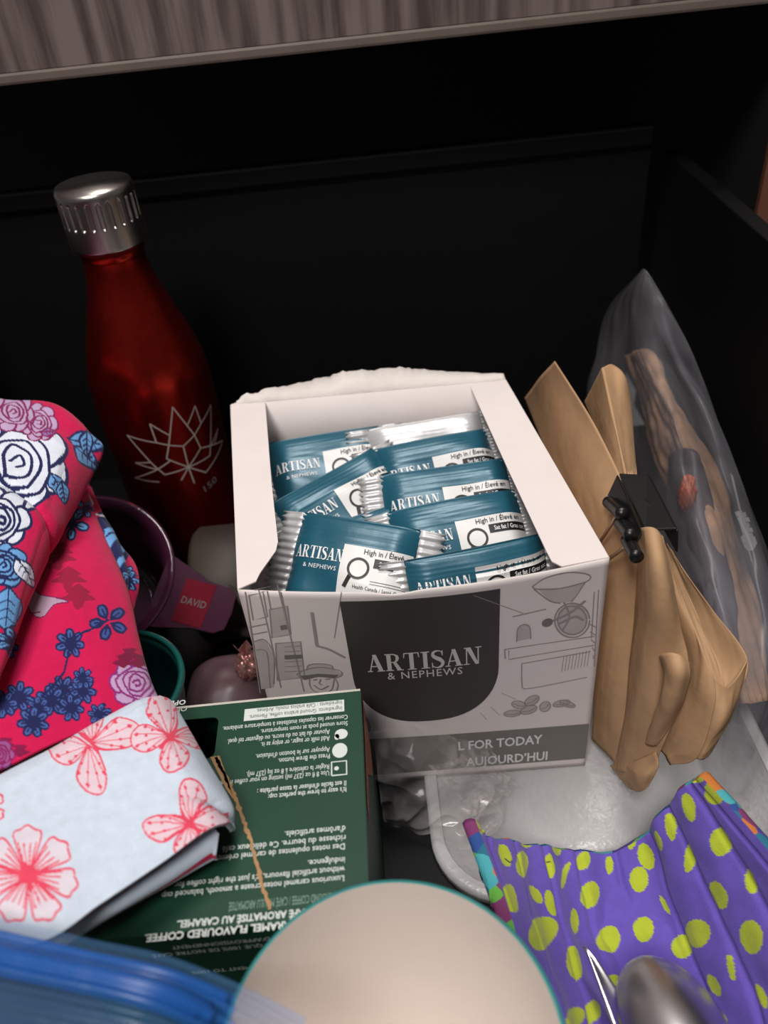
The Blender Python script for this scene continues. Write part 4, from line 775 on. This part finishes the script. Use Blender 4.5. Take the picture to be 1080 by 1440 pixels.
G = G+nn*(pl+quilt+edge_s)[..., None]; G[..., 2] = np.maximum(G[..., 2], .0065+.0065)
PUR = (104, 84, 178); LIME = (176, 190, 52); D = Dye(G, PUR)
def c4(p): return (540+p[0]/2, 1040+p[1]/2)
for (x, y, a, b, r_) in ((275, 240, 22, 26, 0), (338, 325, 16, 34, -.35), (388, 350, 14, 36, -.15), (398, 296, 16, 8, 0), (485, 308, 12, 18, -.5), (468, 355, 10, 32, -.3), (505, 385, 8, 36, .2), (562, 340, 18, 26, .1), (632, 355, 11, 26, 0), (740, 330, 22, 40, -.35), (695, 290, 10, 16, .4),
                       (716, 393, 27, 36, 0), (582, 436, 27, 36, .1), (357, 446, 24, 42, -.2), (425, 436, 12, 30, -.6), (468, 460, 11, 38, -.3), (535, 512, 12, 36, -.05), (440, 545, 28, 46, -.2), (632, 562, 32, 38, 0), (732, 533, 29, 36, 0), (528, 630, 20, 48, -.25), (838, 582, 26, 34, -.1), (876, 547, 36, 40, 0),
                       (855, 190, 18, 42, -.25), (805, 245, 14, 40, -.2), (945, 288, 28, 40, -.2), (862, 332, 13, 42, -.1), (940, 438, 20, 42, -.4), (1032, 556, 32, 48, -.15), (975, 640, 10, 38, -.2), (930, 690, 14, 34, -.5), (865, 700, 16, 18, 0), (530, 785, 22, 30, 0), (945, 790, 24, 20, 0), (1060, 720, 12, 36, -.4), (925, 150, 22, 34, -.5), (868, 98, 20, 10, 0), (790, 465, 8, 30, -.5), (770, 285, 8, 30, -.3), (640, 700, 28, 34, 0), (740, 680, 28, 34, 0), (590, 760, 20, 30, 0), (1035, 395, 14, 36, -.3)):
    cx_, cy_ = c4((x, y)); d_ = ((D.pix-(cx_, cy_))**2).sum(2); ii, jj = np.unravel_index(d_.argmin(), d_.shape)
    if d_[ii, jj] > 400: continue
    i0, i1, j0, j1 = max(ii-9, 0), min(ii+9, n-1), max(jj-9, 0), min(jj+9, m-1)
    J_ = np.stack([(D.pix[ii, j1]-D.pix[ii, j0])/((j1-j0)*D.su/(m-1)), (D.pix[i1, jj]-D.pix[i0, jj])/((i1-i0)*D.sv/(n-1))], 1)
    if abs(np.linalg.det(J_)) < .12: continue
    el = np.array([((a*math.cos(q)*math.cos(r_)-b*math.sin(q)*math.sin(r_))/2, (a*math.cos(q)*math.sin(r_)+b*math.sin(q)*math.cos(r_))/2) for q in np.linspace(0, 2*PI, 22)[:-1]])
    D.poly(None, LIME, np.array([jj*D.su/(m-1), ii*D.sv/(n-1)])+np.linalg.solve(J_, el.T).T)
for ln in ([(258, 262), (275, 258), (296, 264)], [(340, 335), (352, 345), (362, 342)], [(452, 338), (464, 345)]): D.line([c4(p) for p in ln], 2, (40, 40, 60))
grid('dotted_lining', G, M_DYE, t, col=D.col())
M_MULTI = mat('multicolour_batik', (0, 0, 0), .85, bump=.3, bscale=900); _N = M_MULTI.node_tree.nodes; _L = M_MULTI.node_tree.links
vo_ = _N.new('ShaderNodeTexVoronoi'); vo_.inputs['Scale'].default_value = 120; tcn = [x for x in _N if x.type == 'TEX_COORD'][0]; _L.new(tcn.outputs['Object'], vo_.inputs['Vector'])
sp = _N.new('ShaderNodeSeparateColor'); _L.new(vo_.outputs['Color'], sp.inputs[0]); rp = _N.new('ShaderNodeValToRGB'); rp.color_ramp.interpolation = 'CONSTANT'; _L.new(sp.outputs[0], rp.inputs[0])
for k, c in enumerate(((40, 74, 140), (70, 160, 168), (190, 112, 48), (80, 60, 140), (96, 168, 64), (34, 104, 130), (120, 50, 100))):
    e = rp.color_ramp.elements[k] if k < 2 else rp.color_ramp.elements.new(k/7)
    e.position = k/7; e.color = lin(c)+(1,)
_L.new(rp.outputs[0], _N['Principled BSDF'].inputs['Base Color'])
st = (slice(None, None, 4), slice(None, None, 4)); Gi = G[st]; ni = up(G, (0, -.1, 1))[st]; Go = Gi-ni*.0058; n2, m2 = Gi.shape[:2]
grid('backing_fabric', Go, M_MULTI, t)
per = [(0, j) for j in range(m2)]+[(i, m2-1) for i in range(1, n2)]+[(n2-1, j) for j in range(m2-2, -1, -1)]+[(i, 0) for i in range(n2-2, 0, -1)]
A_ = np.array([Gi[p] for p in per]); B_ = np.array([Go[p] for p in per]); mid = (A_+B_)/2; cen = G.reshape(-1, 3).mean(0); ou = mid-cen; ou[:, 2] *= 1.0; ou /= np.linalg.norm(ou, axis=1, keepdims=True)
V = np.concatenate([A_, A_*.85+B_*.15+ou*.0014, mid+ou*.002, A_*.15+B_*.85+ou*.0014, B_]); mesh('edge_binding', V, gfaces(5, len(per), True), M_MULTI, t)

# ------------------------------------------------------------------ cutlery in the cozy
def blade_frame(tip, tail): a = np.array(tail)-np.array(tip); L_ = np.linalg.norm(a); return a/L_, L_
t = thing('spoon', 'shiny steel spoon with its bowl tip up in the dotted cozy', 'spoon', (.15, -.15, .02))
tip = P(898, 1345, z=.052); ax, _ = blade_frame(tip, tip+np.array([.016, -.10, .022])); sx = np.cross(ax, [0, 0, 1.]); sx /= np.linalg.norm(sx); nz2 = np.cross(sx, ax); nz2 *= np.sign(nz2[2])
n, m = 50, 30; prof_w = lambda q: .0195*math.sin(PI*min(1, q)**.72)**.62 if q < 1 else 0
Gs = []
for i in range(n):
    q = .002+.998*i/(n-1); Lb = .062; wd = max(.0035, .0175*max(0, math.sin(PI*q**.8))**.6) if q > .5 else .0175*max(0, math.sin(PI*q**.8))**.6
    Gs.append([tip+ax*q*Lb+sx*wd*e+nz2*(.0085*(1-e*e)*math.sin(PI*q**.8)**.8) for e in np.linspace(-1, 1, m)])
M_SPOON = mat('polished_steel', (236, 234, 234), .3, 1, var=.03)
grid('spoon_bowl', np.array(Gs), M_SPOON, t, solid=.0012, soff=-1)
hb = tip+ax*.060; Gs = [[hb+ax*.085*i/20+sx*e*(.0035+.003*(i/20)**2)+nz2*(.0012*(1-e*e)+.004*math.sin(PI*i/20)) for e in np.linspace(-1, 1, 9)] for i in range(21)]; grid('spoon_handle', np.array(Gs), M_SPOON, t, solid=.0015, soff=-1)
t = thing('table_knife', 'dark steel knife blade standing on edge beside the spoon', 'knife', (.128, -.13, .02))
kt = P(822, 1330, z=.048); ka = np.array([.014, -.11, -.004]); ka /= np.linalg.norm(ka); kx = np.array([.96, .05, -.28]); kx -= ka*(kx@ka); kx /= np.linalg.norm(kx); kn = np.cross(kx, ka)
Gs = []
for i in range(40):
    q = i/39; wd = .0125*min(1, q/.45)**.75; Gs.append([kt+ka*.085*q+kx*wd*e+kn*.0004*(1-abs(2*e-1)) for e in np.linspace(0, 1, 7)])
grid('knife_blade', np.array(Gs), M_SPOON, t, solid=.0010, soff=0)
hb = kt+ka*.083; Gs = [[hb+ka*.06*i/10+kx*(.001+.0105*e)+kn*.0004 for e in np.linspace(0, 1, 7)] for i in range(11)]; grid('knife_handle', np.array(Gs), M_SPOON, t, solid=.003, soff=0)

# ------------------------------------------------------------------ blue zip bag draped over mug and cloth
t = thing('zip_bag', 'translucent blue zip-top plastic bag draped over the mug rim and cloth', 'plastic bag', (-.03, -.15, .13))
n, m = 90, 140
ed = [(-90, 1262, .148), (0, 1288, .148), (120, 1318, .147), (220, 1338, .146), (300, 1368, .141), (360, 1396, .134), (430, 1432, .128)]
md = [(-90, 1360, .158), (0, 1372, .158), (120, 1392, .156), (220, 1412, .153), (300, 1432, .144), (360, 1452, .136), (420, 1478, .128)]
lw = [(-90, 1520, .150), (0, 1530, .150), (120, 1545, .148), (220, 1560, .146), (300, 1570, .139), (360, 1580, .133), (410, 1590, .127)]
G = loft([PZs(ed), PZs(md), PZs(lw)], n, m); v = np.linspace(0, 1, n)[:, None]; G = G+up(G)*(.0010*wob(n, m, 1.5, 21, 2)+.0012*np.sin(v*2*PI*11)*np.exp(-((v-.38)/.22)**2))[..., None]
grid('bag_film', G, film('blue_tint_film', (96, 150, 206), .20, .32, .2, 12, bump=.1), t)
M_ZIP = film('blue_zipper', (38, 100, 184), .42, .58, .3, 30, bump=.1)
nn = up(G); i0, i1 = int(.2*(n-1)), int(.55*(n-1)); ZBD = grid('zipper_band', (G+nn*.0006)[i0:i1, :int(m*.80)], M_ZIP, t)
for k, q in enumerate((.26, .33, .40, .47)):
    i = int(q*(n-1)); j0, j1 = 0, int(m*.80-k*4); pts = G[i, j0:j1:6]+up(G)[i, j0:j1:6]*.0012; tube_obj('zipper_track', pts, .0019, M_ZIP, ZBD, 60, 10)
